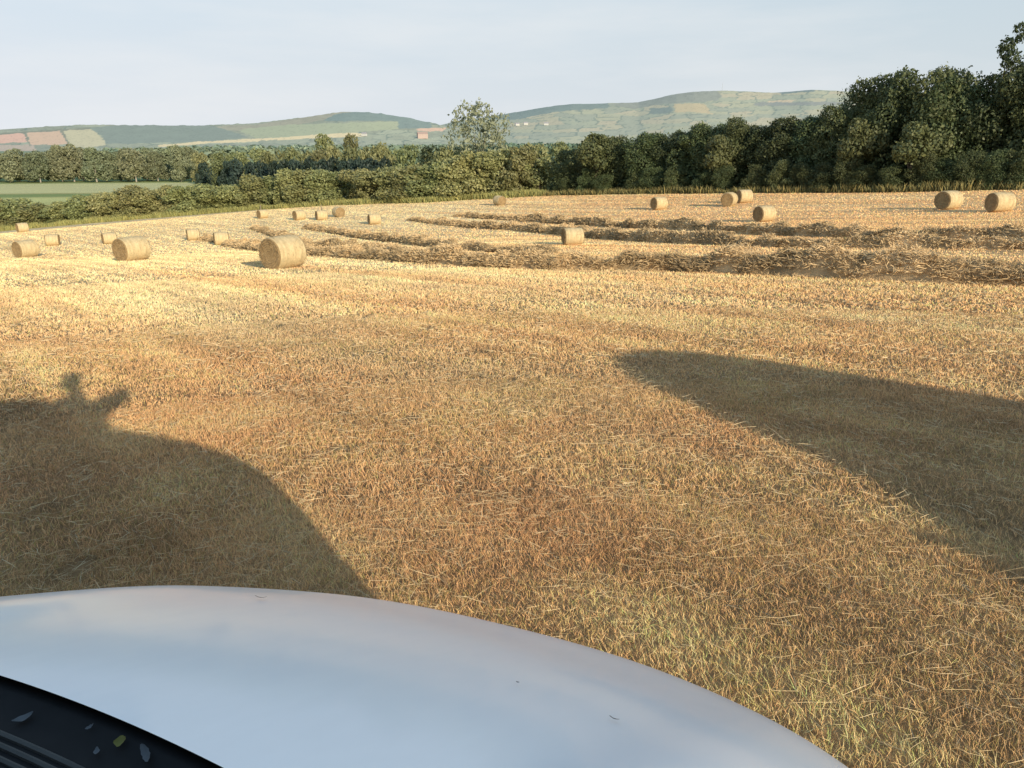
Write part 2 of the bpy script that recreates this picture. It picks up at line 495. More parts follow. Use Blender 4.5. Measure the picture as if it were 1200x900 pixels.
# ------------------------------------------------------------------ windrows of raked hay
ROWS = [
    ('broad tousled hay windrow nearest the camera, running the whole width of the field',
     [(262, 288, 5), (303, 294.5, 6), (363, 300, 8), (467, 307, 10), (533, 311.7, 14), (600, 315, 16), (667, 316.7, 18), (800, 318, 20), (933, 325, 27), (1067, 332, 34), (1200, 335.7, 36), (1330, 339, 38), (1460, 343, 40)]),
    ('thin low hay windrow that merges into the back of the nearest broad windrow',
     [(294, 268, 4), (317, 276, 5.5), (340, 284, 7), (360, 290, 8), (420, 292.5, 8), (467, 297, 7), (505, 301, 5)]),
    ('low hay windrow fading out left of the bale that stands alone mid field',
     [(354, 268, 4), (387, 273, 5), (420, 279, 7), (467, 285, 8), (533, 293, 9), (600, 297, 8), (650, 299.5, 4)]),
    ('long hay windrow passing just behind the bale that stands alone mid field',
     [(477, 258, 3.5), (533, 265.7, 6), (600, 270, 8), (653, 275, 9), (700, 280, 10), (800, 286, 12), (867, 288.5, 13), (933, 290.5, 13), (1000, 291.5, 13), (1100, 292, 13), (1200, 292.5, 14), (1330, 294, 15)]),
    ('farthest long hay windrow, in front of the bales below the dark trees',
     [(530, 253.5, 3.5), (600, 259, 6), (667, 263, 8), (733, 267, 9), (800, 270, 10), (867, 274, 11), (933, 277, 12), (1000, 279, 12.5), (1067, 280, 13), (1200, 281.7, 13.5), (1330, 283, 14)]),
    ('short stub of windrow left lying between two far left bales',
     [(232, 281.5, 5), (243, 283, 6.5), (256, 285, 5)]),
]


def resample(P, step):
    seg = np.linalg.norm(np.diff(P, axis=0), axis=1); s = np.concatenate([[0], np.cumsum(seg)])
    t = np.arange(0, s[-1], step)
    # smooth by interpolating then box filtering
    Q = np.stack([np.interp(t, s, P[:, k]) for k in range(P.shape[1])], 1)
    w_ = max(3, int(3.0 / step) | 1)
    pad = w_ // 2
    Qp = np.pad(Q, ((pad, pad), (0, 0)), mode='edge')
    return np.stack([np.convolve(Qp[:, k], np.ones(w_) / w_, 'valid') for k in range(P.shape[1])], 1)


for ri, (lab, pts) in enumerate(ROWS):
    W3 = []
    for px, py, h in pts:
        q = hit(px, py); dep = float(np.dot(q - np.array([0, 0, HC]), FW))
        W3.append((q[0], q[1], h / F * dep * (.90 if ri == 0 else .74)))
    Q = resample(np.array(W3), .10)
    n = len(Q)
    T = np.gradient(Q[:, :2], axis=0); T /= np.linalg.norm(T, axis=1, keepdims=True)
    Nn = np.stack([-T[:, 1], T[:, 0]], 1)
    # put the camera-side foot of the row on the surveyed line
    away = np.sign((Nn * Q[:, :2]).sum(1)).mean()
    Nn *= np.sign(away)
    s = np.arange(n) * .10
    half = np.clip(Q[:, 2] * .80, .32, .80) * (.8 + .45 * vnoise(s, s * 0, 1.6, 5 + ri))
    hgt = np.clip(Q[:, 2] * 1.15, .28, .95) * (.80 + .45 * vnoise(s, s * 0, 1.15, 50 + ri))
    taper = np.clip(np.minimum(s, s[-1] - s) / 1.2, 0.05, 1)
    half *= .5 + .5 * taper; hgt *= taper
    ctr = Q[:, :2] + Nn * half[:, None]
    mN = 19
    u = np.linspace(-1, 1, mN)
    prof = np.clip(1 - np.abs(u) ** 2.6, 0, 1) ** .75
    PX = ctr[:, None, 0] + Nn[:, None, 0] * half[:, None] * u; PY = ctr[:, None, 1] + Nn[:, None, 1] * half[:, None] * u
    S2 = s[:, None] + 0 * u; U2 = 0 * s[:, None] + u * half[:, None]
    lump = np.clip((fbm(S2 * .8 + ri * 40, U2 + 9, .85, 101 + ri, 2) - .5) * 2.4, -.8, .85); fine = fbm(S2, U2, .20, 131 + ri, 2) - .5; lump = np.sign(lump) * np.abs(lump) ** .8
    H = hgt[:, None] * prof * (1 + (.66 if ri == 0 else .5) * lump + .7 * fine)
    PX += Nn[:, None, 0] * lump * .35 * prof; PY += Nn[:, None, 1] * lump * .35 * prof
    PZ = gz(PX, PY) + H - .03
    ns = fbm(S2, U2, .35, 151, 3)[..., None]
    shadek = smooth(.47, .62, fbm(S2 + ri * 13, U2 * .8, .95, 171, 2))  # noise patches that put the shade of the hollows into the hay colour
    colr = (np.array([.27, .19, .10]) * (1 - ns) + np.array([.80, .56, .29]) * ns) * (1 - .34 * shadek[..., None])
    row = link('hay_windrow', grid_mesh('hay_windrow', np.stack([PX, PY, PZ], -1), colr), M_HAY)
    tag(row, lab, 'windrow', 'hay windrows raked across the field')
    # loose strands standing out of the row
    dmean = np.hypot(Q[:, 0], Q[:, 1])
    cnt = int(np.sum(.10 * np.clip((80000 if ri == 0 else 44000) / dmean, 330, 4600)))
    ii = rng.integers(0, n, cnt); jj = np.minimum((mN * rng.random(cnt) ** 1.5).astype(int), mN - 1)
    base = np.stack([PX[ii, jj], PY[ii, jj], PZ[ii, jj]], 1) + rng.normal(size=(cnt, 3)) * np.array([.09, .09, .02])
    aa = rng.uniform(0, 2 * math.pi, cnt)
    D = np.stack([np.cos(aa), np.sin(aa), rng.normal(size=cnt) * .5 + .40], 1)
    D[:, :2] += T[ii] * rng.choice([-1, 1], cnt)[:, None] * .7
    D /= np.linalg.norm(D, axis=1, keepdims=True)
    bend = np.stack([rng.normal(size=cnt) * .3, rng.normal(size=cnt) * .3, -.35 * rng.random(cnt)], 1)
    dd = np.hypot(base[:, 0], base[:, 1])
    hi = np.clip(.76 + .8 * lump[ii, jj], .1, 1)[:, None]; tint = (np.array([.62, .43, .22]) * (1 - hi) + np.array([.95, .68, .36]) * hi) * (1 - rng.random((cnt, 1)) * .45) * (1 - .28 * shadek[ii, jj][:, None]) + np.array([.05, .05, .03]) * rng.random((cnt, 1))  # paler on lumps, darker in hollows: light and shade put into strand colour
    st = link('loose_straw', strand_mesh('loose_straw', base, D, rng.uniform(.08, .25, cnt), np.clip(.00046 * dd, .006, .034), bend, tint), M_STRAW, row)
    st['kind'] = 'stuff'

# ------------------------------------------------------------------ bales
def make_bale():
    root = empty('round_bale')
    r0, ln = .625, 1.22
    nA, nL = 96, 26
    ang = np.linspace(0, 2 * math.pi, nA, endpoint=False); t = np.linspace(-1, 1, nL)
    T_, A2 = np.meshgrid(t, ang, indexing='ij')
    rad = r0 * (1 - .045 * np.abs(T_) ** 6)
    rad = rad + .013 * (fbm(A2 * 2.2, T_ * 3, .5, 5) - .5) + .010 * np.sin(T_ * 34) * (.4 + .6 * vnoise(A2 * 3, T_ * 2, .7, 3))
    # weight flattens the foot a little
    xx = T_ * ln / 2; yy = rad * np.cos(A2); zz = rad * np.sin(A2)
    low = smooth(-.45, -.66, zz / 1.0); zz = zz * (1 - .05 * low)
    nse = fbm(A2 * 5 + 3, T_ * 20, .6, 19)[..., None]; rib = vnoise(T_ * 30, A2 * .4, 1, 8)[..., None]
    c = np.array([.64, .50, .275]) * (.62 + .42 * nse + .24 * rib)
    me = grid_mesh('wrapped_side', np.stack([xx, yy, zz + .60], -1), c, True, wrap=True)
    wr = link('wrapped_side', me, M_HAY, root)
    n = 1500
    a = rng.uniform(0, 2 * math.pi, n); xq = rng.uniform(-.97, .97, n) * ln / 2
    P = np.stack([xq, r0 * np.cos(a) * .99, r0 * np.sin(a) * .99 + .60], 1)
    D = np.stack([rng.normal(size=n) * .5, np.cos(a) * .22 - np.sin(a) * rng.choice([-1, 1], n), np.sin(a) * .22 + np.cos(a) * rng.choice([-1, 1], n)], 1); D /= np.linalg.norm(D, axis=1, keepdims=True)
    c = np.array([.74, .58, .33]) * rng.uniform(.45, 1.15, n)[:, None]
    link('loose_straw', strand_mesh('loose_straw', P, D, rng.uniform(.04, .13, n), np.full(n, .005), rng.normal(size=(n, 3)) * .15, c), M_STRAW, wr)['kind'] = 'stuff'
    for sgn in (-1, 1):
        nr = 22
        q = np.linspace(1, 0, nr)
        Q_, A3 = np.meshgrid(q, ang, indexing='ij')
        rad2 = Q_ * r0 * .957
        spiral = np.sin(Q_ * 46 + A3 * 1.0) * .5 + .5
        dx = .020 * (fbm(A3 * 3 * Q_ + 7, Q_ * 9, .5, 9) - .5) * np.clip((1 - Q_) * 8, 0, 1) + .016 * spiral * np.clip((1 - Q_) * 9, 0, 1)
        x3 = sgn * (ln / 2 + .035 * (1 - Q_ ** 8) * 1.0 + dx)
        z3 = rad2 * np.sin(A3); z3 = z3 * (1 - .05 * smooth(-.45, -.66, z3))
        nse = fbm(rad2 * np.cos(A3) * 9 + 4, rad2 * np.sin(A3) * 9 + 4, 1, 29 + sgn)[..., None]
        c = (np.array([.33, .22, .105]) * (1 - nse) + np.array([.56, .40, .20]) * nse) * (.56 + .52 * spiral[..., None])
        P = np.stack([x3, rad2 * np.cos(A3), z3 + .60], -1)
        me = grid_mesh('end_face', P, c, True, wrap=True)
        fo = link('end_face', me, M_HAY, root)
        n = 900
        a = rng.uniform(0, 2 * math.pi, n); rq = r0 * .94 * np.sqrt(rng.random(n))
        P = np.stack([np.full(n, sgn * (ln / 2 + .04)), rq * np.cos(a), rq * np.sin(a) * .98 + .60], 1)
        a2 = a + math.pi / 2 + rng.normal(size=n) * .6
        D = np.stack([sgn * rng.uniform(.05, .5, n), np.cos(a2), np.sin(a2)], 1); D /= np.linalg.norm(D, axis=1, keepdims=True)
        c = np.array([.56, .40, .21]) * rng.uniform(.4, 1.1, n)[:, None]
        link('loose_straw', strand_mesh('loose_straw', P, D, rng.uniform(.05, .17, n), np.full(n, .006), rng.normal(size=(n, 3)) * .2, c), M_STRAW, fo)['kind'] = 'stuff'
    return root


def children(o):
    return [c for c in bpy.data.objects if c.parent == o]


def copy_tree(o, parent=None, kids=None):
    c = o.copy(); col.objects.link(c); c.parent = parent
    for ch in (kids if kids is not None else children(o)):
        copy_tree(ch, c)
    return c


BALES = [
    (27, 273, 11, .25, 'small pale round bale at the far left by the hedge, with a wisp sticking up'),
    (31.5, 302.7, 21, .50, 'round bale at the left edge of the picture with its brown end turned left'),
    (62.7, 289, 14, -.15, 'small round bale seen side on, behind the bale at the left edge'),
    (129, 287, 14, .15, 'small round bale seen side on, just behind the big bale left of the centre'),
    (156, 306.7, 30, .56, 'second largest looking round bale, left of the biggest one, brown end to the left'),
    (227, 282.7, 13.3, .08, 'round bale at the left end of the short stub of windrow'),
    (260, 288, 15, .08, 'round bale at the left tip of the nearest broad windrow'),
    (333, 315.7, 40, .66, 'biggest looking, nearest round bale, beige end face to the left'),
    (308, 257, 10.5, .5, 'leftmost of the row of small round bales along the left hedge'),
    (351, 259, 11.5, .5, 'second small round bale in the row along the left hedge, brown end showing'),
    (377, 259, 11.5, .25, 'third small round bale in the row along the left hedge, seen side on'),
    (397, 255.5, 12.5, -1.2, 'end on round bale, rightmost of the row along the left hedge'),
    (439, 264, 12.7, .22, 'small round bale standing apart just left of where the long windrows start'),
    (585.3, 242, 11.7, -1.0, 'small far round bale in front of the hedge corner, pale end facing right'),
    (671, 288, 21, .28, 'round bale standing alone mid field in front of the long windrows'),
    (772, 247, 14.7, .60, 'far round bale by itself below the left part of the dark trees'),
    (854, 243, 16, 1.25, 'end on round bale, left one of the touching pair below the dark trees'),
    (871.5, 239, 15.4, .5, 'rear round bale, right one of the touching pair below the dark trees'),
    (895, 261, 19.8, .72, 'round bale nearest the farthest windrow, dark end to the left'),
    (1110, 246.6, 22, .95, 'round bale on the right showing its spiral brown end, left of the last bale'),
    (1170, 249.5, 22.7, .72, 'rightmost round bale, dark shaded end face and pale side'),
]
bale0 = make_bale(); bale_kids = children(bale0)
for i, (px, py, hpx, al, lab) in enumerate(BALES):
    o = bale0 if i == 0 else copy_tree(bale0, None, bale_kids)
    q = hit(px, py - 1.0); d = q - np.array([0, 0, HC]); dep = float(np.dot(d, FW))
    sc = float(np.clip(hpx / F * dep / 1.25, .78, 1.30))
    back = .45 * sc; hd = np.hypot(q[0], q[1])
    x, y = q[0] + q[0] / hd * back, q[1] + q[1] / hd * back
    o.location = (x, y, gz1(x, y) - .02); o.scale = (sc * random.uniform(.94, 1.06), sc * random.uniform(.98, 1.04), sc * random.uniform(.95, 1.02))
    o.rotation_euler = (0, 0, al - math.atan2(q[0], q[1]))
    tag(o, lab, 'hay bale', 'round bales dotted over the field')

# ------------------------------------------------------------------ trees
def crown_mesh(name, seed, w_, h_, nl, nleaf, leaf, c_dark, c_lite, squash=.85, gap=.0, low=0.05, top=1.0, twig=0.0):
    """leaf-sized faces spread over the lobes of an uneven crown; x,y radius w_, from z=low*h_ to h_"""
    g = np.random.default_rng(seed)
    lobes = []
    for i in range(nl):
        zf = low + (1 - low) * (i + g.random()) / nl
        env = math.sqrt(max(0.04, 1 - abs((zf - .40) / (.62 if zf > .40 else .60)) ** 2.0))
        a = g.uniform(0, 2 * math.pi); rr_ = w_ * env * math.sqrt(g.random()) * .72
        lr = w_ * g.uniform(.24, .50) * (.45 + .55 * env)
        lr *= g.uniform(.75, 1.2)
        lobes.append((rr_ * math.cos(a), rr_ * math.sin(a), min(zf * h_, h_ - lr * squash * g.uniform(.6, 1.2)), lr, g.uniform(.7, 1.25)))
    Lb = np.array(lobes)
    wt = Lb[:, 3] ** 2; wt /= wt.sum()
    k = g.choice(nl, nleaf * 2, p=wt)
    d = g.normal(size=(nleaf * 2, 3)); d /= np.linalg.norm(d, axis=1, keepdims=True)
    rad = Lb[k, 3] * (1 + .10 * g.normal(size=nleaf * 2)) * (1 - .30 * g.random(nleaf * 2) ** 2)
    # clumpy sprays on each lobe
    cl = vnoise(d[:, 0] * 5 + k * 9, d[:, 1] * 5 + d[:, 2] * 3.7, 1.0, seed)
    rad *= .86 + .30 * cl
    rad *= 1 + .42 * np.clip(cl - .62, 0, 1) * 2.6 * g.random(nleaf * 2) ** 1.5
    P = Lb[k, :3] + d * rad[:, None] * np.array([1, 1, squash])
    ok = P[:, 2] > low * h_ * .4
    # drop leaves buried deep in other lobes
    deep = np.zeros(len(P), int)
    for lx, ly, lz, lr, _ in lobes:
        deep += (((P[:, 0] - lx) ** 2 + (P[:, 1] - ly) ** 2 + ((P[:, 2] - lz) / squash) ** 2) < (lr * .72) ** 2)
    ok &= deep < 1
    ok &= cl > gap * g.random(len(cl))
    P, d, k, cl = P[ok][:nleaf], d[ok][:nleaf], k[ok][:nleaf], cl[ok][:nleaf]
    n = len(P)
    nm = d * .75 + g.normal(size=(n, 3)) * .75; nm /= np.linalg.norm(nm, axis=1, keepdims=True)
    t1 = np.cross(nm, g.normal(size=(n, 3))); t1 /= np.linalg.norm(t1, axis=1, keepdims=True)
    t2 = np.cross(nm, t1)
    s1 = leaf * g.uniform(.5, 1.55, n)[:, None]; s2 = s1 * g.uniform(.45, .75, n)[:, None]
    V = np.stack([P - t1 * s1, P - t2 * s2 + nm * s1 * .12, P + t1 * s1, P + t2 * s2 + nm * s1 * .12], 1)
    tint = np.clip(.45 * cl + .35 * g.random(n) + .30 * (Lb[k, 4] - .7), 0, 1)[:, None]
    c = (np.array(c_dark) * (1 - tint) + np.array(c_lite) * tint)
    return quads_mesh(name, V.reshape(-1, 3), np.arange(n * 4).reshape(n, 4), np.repeat(c, 4, 0)), Lb


def trunk_mesh(name, seed, h_, w_, r0, Lb, limbs=6, fork=.25):
    g = np.random.default_rng(seed)
    mb = MB()
    pts = [Vector((0, 0, -.3))]; rad = [r0 * 1.35]
    for i in range(1, 6):
        f = i / 5
        pts.append(Vector((g.normal() * .05 * h_ * f * .4, g.normal() * .05 * h_ * f * .4, h_ * .72 * f))); rad.append(r0 * (1 - .78 * f))
    mb.path(pts, rad, 9)
    order = np.argsort(-Lb[:, 3])[:limbs]
    for j in order:
        e = Vector(Lb[j, :3]); f = max(fork, min(.8, (e.z / h_) * .6)); i0 = min(4, int(f * 5))
        s = pts[i0].lerp(pts[min(5, i0 + 1)], .4)
        mid = s.lerp(e, .5) + Vector((g.normal() * .06 * w_, g.normal() * .06 * w_, .05 * h_))
        mb.path([s, mid, e], [r0 * .42, r0 * .26, r0 * .08], 6)
    me = bpy.data.meshes.new(name); mb.bm.to_mesh(me); mb.bm.free()
    me.polygons.foreach_set('use_smooth', np.ones(len(me.polygons), bool))
    return me


class Kind:
    def __init__(s, name, seed, w_, h_, nl, nleaf, leaf, cd, cl, bark, r0, leafname='crown', stemname='trunk', low=.05, gap=.0, squash=.85, limbs=6):
        s.name, s.w, s.h = name, w_, h_
        s.crown, Lb = crown_mesh(leafname, seed, w_, h_, nl, nleaf, leaf, cd, cl, squash, gap, low)
        s.trunk = trunk_mesh(stemname, seed + 1, h_, w_, r0, Lb, limbs)
        s.bark, s.ln, s.sn = bark, leafname, stemname

    def put(s, x, y, h, w_, rz, label, cat, group, name=None, sink=.1):
        root = empty(name or s.name, (x, y, gz1(x, y) - sink), rz)
        root.scale = (w_ / s.w, w_ / s.w, h / s.h)
        link(s.sn, s.trunk, s.bark, root); link(s.ln, s.crown, M_LEAF, root)
        tag(root, label, cat, group)
        return root


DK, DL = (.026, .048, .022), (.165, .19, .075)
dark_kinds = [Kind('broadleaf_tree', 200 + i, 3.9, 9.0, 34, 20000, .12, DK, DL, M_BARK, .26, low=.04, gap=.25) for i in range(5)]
hedge_kinds = [Kind('hedge_shrub', 300 + i, 2.9, 6.0, 20, 6500, .15, (.15, .18, .068), (.43, .42, .175), M_BARK, .12, 'foliage', 'stem', low=.02, gap=.3) for i in range(5)]
line_kinds = [Kind('tall_tree', 400 + i, 5.2, 12.0, 22, 4200, .34, (.155, .185, .11), (.32, .335, .185), M_PALEBARK, .26, low=.16, gap=.25) for i in range(3)]  # leaf tones paled and cooled to carry the distance haze
wood_kinds = [Kind('woodland_tree', 500 + i, 4.0, 9.0, 18, 3600, .26, (.105, .135, .068), (.32, .32, .13), M_BARK, .28, low=.03, gap=.2) for i in range(3)]
ORD = ['first', 'second', 'third', 'fourth', 'fifth', 'sixth', 'seventh', 'eighth', 'ninth', 'tenth', 'eleventh', 'twelfth', 'thirteenth', 'fourteenth',
       'fifteenth', 'sixteenth', 'seventeenth', 'eighteenth', 'nineteenth', 'twentieth', 'twenty-first', 'twenty-second', 'twenty-third', 'twenty-fourth']


def along_edge(px, outset):
    """a ground point on the field edge seen in photo column px, set outset metres beyond it"""
    best = None
    for (ax, ay), (bx, by) in zip(EDGE[:-1], EDGE[1:]):
        for t in np.linspace(0, 1, 60):
            x = ax + (bx - ax) * t; y = ay + (by - ay) * t
            if y < 5: continue
            z = float(gz_field(x, y)); dep = y * math.cos(PITCH) + (HC - z) * math.sin(PITCH)
            p_ = 600 + F * x / dep
            if best is None or abs(p_ - px) < best[0]:
                nx, ny = -(by - ay), bx - ax
                l = math.hypot(nx, ny); nx, ny = nx / l, ny / l
                best = (abs(p_ - px), x + nx * outset, y + ny * outset)
    return best[1], best[2]


g = np.random.default_rng(5)


def edge_plant(kinds, i, px, py_top, outset, wid, lab, cat, grp, name=None):
    x, y = along_edge(px, outset)
    h = top_z(px, py_top, y) - gz1(x, y)
    return kinds[i % len(kinds)].put(x, y, max(1.2, h) * 1.02, wid, g.uniform(0, 6.28), lab, cat, grp, name)


# left hedge, from the left edge of the picture to the field corner
tops = [(-40, 222), (0, 224), (40, 231), (70, 222), (130, 213), (200, 209), (280, 208), (305, 201), (360, 196), (400, 197), (450, 194), (500, 187), (540, 180), (580, 172), (612, 171), (640, 186)]
tx = [a for a, _ in tops]; ty = [b for _, b in tops]
pxs = []
p_ = -34
while p_ < 640:
    pxs.append(p_); p_ += 20
for i, px in enumerate(pxs):
    side = 'left edge' if px < 60 else ('corner' if px > 560 else 'middle')
    lab = f'green hedgerow shrub, {ORD[i] if i < 20 else ORD[len(pxs) - 1 - i]} ' + ('from the left along the sunlit hedge' if i < 20 else 'from the field corner along the sunlit hedge')
    py = float(np.interp(px, tx, ty)) + g.uniform(-2, 5) + (9 if px < 95 else 7 if px < 285 else 2)
    edge_plant(hedge_kinds, i + int(g.integers(0, 3)), px + g.uniform(-4, 4), py, g.uniform(3.0, 4.6), g.uniform(3.7, 5.0), lab, 'hedge shrub', 'shrubs of the sunlit hedgerow')

# dark belt of trees on the right
belt = [(650, 172, 2.5, 2.6), (672, 163, 3.0, 2.8), (694, 157, 3.2, 2.8), (716, 160, 3, 2.7), (740, 152, 3, 2.9), (764, 146, 3.2, 2.9), (788, 142, 3.5, 2.9), (812, 140, 3.5, 2.8), (836, 137, 3.5, 2.8),
        (862, 139, 3.5, 2.8), (888, 135, 3.5, 2.8), (915, 130, 3.5, 2.7), (942, 122, 3.6, 2.7), (965, 101, 5.0, 3.0), (1000, 88, 5.5, 3.4), (1040, 87, 5.5, 3.5), (1080, 97, 5.0, 3.1), (1108, 106, 4.0, 2.7),
        (1150, 81, 6.0, 3.2), (1180, 96, 4.0, 2.8), (1216, 78, 4.0, 3.0)]
blab = {0: 'dark tree at the field corner, where the belt meets the sunlit hedge', 2: 'pale topped tree near the field corner at the left end of the dark belt',
        13: 'left shoulder tree of the big rounded clump in the dark belt', 14: 'broad sunlit topped tree, left crown of the big rounded clump', 15: 'broad tree with the highest crown of the big rounded clump',
        16: 'lower tree on the right flank of the big rounded clump', 17: 'lowest tree in the dip between the rounded clump and the domed tree',
        18: 'domed tree standing above the belt near the right edge', 19: 'dark tree filling the belt under the domed tree at the right', 20: 'dark tree cut off by the right edge of the picture'}
for i, (px, py, o_, wd) in enumerate(belt):
    lab = blab.get(i, f'dark green broadleaf tree, {ORD[i]} from the field corner in the shaded belt')
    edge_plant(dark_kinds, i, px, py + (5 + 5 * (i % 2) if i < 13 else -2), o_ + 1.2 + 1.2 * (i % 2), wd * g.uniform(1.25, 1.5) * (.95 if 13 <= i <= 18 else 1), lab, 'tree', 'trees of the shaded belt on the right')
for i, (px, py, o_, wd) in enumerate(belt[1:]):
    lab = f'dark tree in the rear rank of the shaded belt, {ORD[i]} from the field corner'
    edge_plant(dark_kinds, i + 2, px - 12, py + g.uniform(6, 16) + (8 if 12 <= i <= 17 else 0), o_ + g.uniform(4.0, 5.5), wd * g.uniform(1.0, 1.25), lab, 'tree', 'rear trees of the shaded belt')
# lower bushes at the foot of the belt
for i, px in enumerate(range(650, 1215, 28)):
    lab = f'low dark bush at the foot of the shaded belt, {ORD[i] if i < 20 else "last"} from the field corner'
    if i == 20: lab = 'low dark bush at the foot of the shaded belt, at the right edge'
    x, y = along_edge(px + g.uniform(-6, 6), 1.1)
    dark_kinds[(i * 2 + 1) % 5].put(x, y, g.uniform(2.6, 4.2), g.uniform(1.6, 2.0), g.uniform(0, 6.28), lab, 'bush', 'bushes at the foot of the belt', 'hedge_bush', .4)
# thin tall tree at the right edge, nearer
tall = Kind('tall_thin_tree', 611, 2.0, 14.0, 16, 4200, .13, DK, DL, M_BARK, .2, low=.3, gap=.45)
x, y = along_edge(1146, 6.5)
tall.put(x, y, top_z(1198, 27, y) - gz1(x, y), 2.0, .6, 'tall thin dark tree rising above the belt at the right edge of the picture', 'tree', None)
# pale foliage before the belt; sunlit patches on the clump put into leaf colour
sun_k = Kind('pale_or_lit_foliage', 640, 2.4, 6.0, 16, 3600, .14, (.045, .07, .028), (.23, .245, .10), M_BARK, .09, 'foliage', 'stem', low=.5, gap=.45)
for px, py, h, wd, lab in [(1058, 142, 5.5, 2.9, 'pale green leaf patch low in the front of the big rounded clump, sunlight put into its colour'), (988, 138, 5.0, 2.5, 'paler leaf patch in the left front of the big rounded clump, sunlight put into its colour'),
                           (690, 156, 6.5, 3.4, 'pale creamy bush standing out near the field corner end of the belt'), (828, 158, 5.5, 2.6, 'yellowish bush in front of the middle of the shaded belt')]:
    x, y = along_edge(px, 1.6)
    h = top_z(px, py, y) - gz1(x, y)
    sun_k.put(x, y, h, wd, g.uniform(0, 6), lab, 'bush', 'pale bushes in front of the belt')

# lone airy tree behind the hedge
lone_k = Kind('ash_tree', 658, 6.0, 13.0, 24, 6000, .24, (.14, .165, .11), (.33, .345, .21), M_BARK, .3, low=.22, gap=.75)
x, y, z = at_y(567, 190)
lone_k.put(x, y, top_z(567, 125, y) - z, 8.0, .4, 'airy grey green tree standing alone above the hedge in the middle of the skyline', 'tree', None)

# line of tall trees with pale trunks across the meadow
i = 0
for px in np.arange(-24, 236, 12.5):
    x, y, z = at_y(px + g.uniform(-4, 4), 352 + g.uniform(-6, 12))
    py = 174 + 3 * math.sin(px * .05) + g.uniform(-3, 4)
    lab = f'tall meadow tree with a pale trunk, {ORD[i]} from the left in the far tree line'
    line_kinds[i % 3].put(x, y, top_z(px, py, y) - z, g.uniform(5.0, 6.6), g.uniform(0, 6), lab, 'tree', 'tall trees across the meadow'); i += 1
# wood whose flank runs towards the hedge
i = 0
edge_w = [(236, 330), (262, 305), (288, 285), (316, 265), (346, 248), (378, 232), (412, 218), (446, 206), (482, 198), (520, 192)]
for px, yd in edge_w:
    for k in range(2):
        x, y, z = at_y(px + k * 20 + g.uniform(-4, 4), yd + k * 16 + g.uniform(-4, 4))
        py = np.interp(px + k * 20, [230, 300, 350, 400, 450, 520, 560], [179, 178, 176, 174, 173, 171, 172]) + g.uniform(-3, 3)
        lab = f'rounded woodland tree, {ORD[i]} from the left in the wood behind the sunlit hedge'
        wood_kinds[i % 3].put(x, y, top_z(px, py, y) - z, g.uniform(4.0, 5.2), g.uniform(0, 6), lab, 'tree', 'trees of the wood behind the hedge'); i += 1
thick_k = [Kind('dark_bush', 700 + i, 2.8, 5.0, 16, 2600, .22, (.022, .040, .034), (.060, .090, .065), M_BARK, .12, 'foliage', 'stem', low=.02, gap=.15) for i in range(2)]  # bushes with darker, bluer leaves than the wood behind
i = 0
for px in range(240, 452, 14):
    yd = float(np.interp(px, [q[0] for q in edge_w], [q[1] for q in edge_w])) - 9
    x, y, z = at_y(px + g.uniform(-3, 3), yd)
    pt = float(np.interp(px, [236, 330, 450], [190, 188, 186])) + g.uniform(-2, 2)
    lab = f'dark blue green bush, {ORD[i]} from the left along the foot of the wood'
    thick_k[i % 2].put(x, y, top_z(px, pt, y) - z, g.uniform(3.2, 4.2), g.uniform(0, 6), lab, 'bush', 'dark bushes at the foot of the wood'); i += 1
for px, yd, pt, wd, lab in [(382, 340, 157, 6.5, 'round dark tree rising behind the wood, left of its neighbour'), (414, 350, 157, 4.6, 'narrower dark tree rising behind the wood, right of its neighbour'), (708, 165, 160, 4.5, 'yellow green tree showing over the left end of the shaded belt'),
                            (624, 150, 168, 4.0, 'olive tree just behind the field corner'), (655, 160, 166, 4.2, 'light green tree behind the gap at the field corner')]:
    x, y, z = at_y(px, yd)
    wood_kinds[int(px) % 3].put(x, y, top_z(px, pt, y) - z, wd, 1.0, lab, 'tree', None)

# ------------------------------------------------------------------ rough grass along the field edges
P = []; C = []
for (ax, ay), (bx, by) in zip(EDGE[1:12], EDGE[2:13]):
    ln = math.hypot(bx - ax, by - ay); right = ax > 4.5
    n = int(ln * (300 if not right else 150))
    t = rng.random(n); o_ = rng.uniform(-1.0, 2.6 if not right else 1.6, n) + 1.0 * (vnoise(t * ln + ax, t * 0, 3, 4) - .5)
    nx, ny = -(by - ay) / ln, (bx - ax) / ln
    P.append(np.stack([ax + (bx - ax) * t + nx * o_, ay + (by - ay) * t + ny * o_], 1))
    base = np.array([.34, .34, .125]) if not right else np.array([.24, .22, .09])
    C.append(base * rng.uniform(.6, 1.35, n)[:, None] * np.array([1, 1, 1]) + (rng.random((n, 1)) < .25) * np.array([.16, .10, .03]))
P = np.concatenate(P); C = np.concatenate(C); n = len(P)
D = np.stack([rng.normal(size=n) * .22, rng.normal(size=n) * .22, np.ones(n)], 1); D /= np.linalg.norm(D, axis=1, keepdims=True)
bend = np.stack([rng.normal(size=n) * .25, rng.normal(size=n) * .25, -.1 * rng.random(n)], 1)
L = rng.uniform(.30, 1.25, n) * (.5 + .9 * fbm(P[:, 0], P[:, 1], 2.5, 8, 2))
mg = link('long_grass', strand_mesh('long_grass', np.column_stack([P, gz(P[:, 0], P[:, 1]) - .03]), D, L, np.full(n, .045), bend, C), M_GRASS)
tag(mg, 'uncut yellowish green grass and weeds along the foot of the hedges', 'grass', kind='stuff')

# ------------------------------------------------------------------ hills
PX0, PX1 = -420, 1640


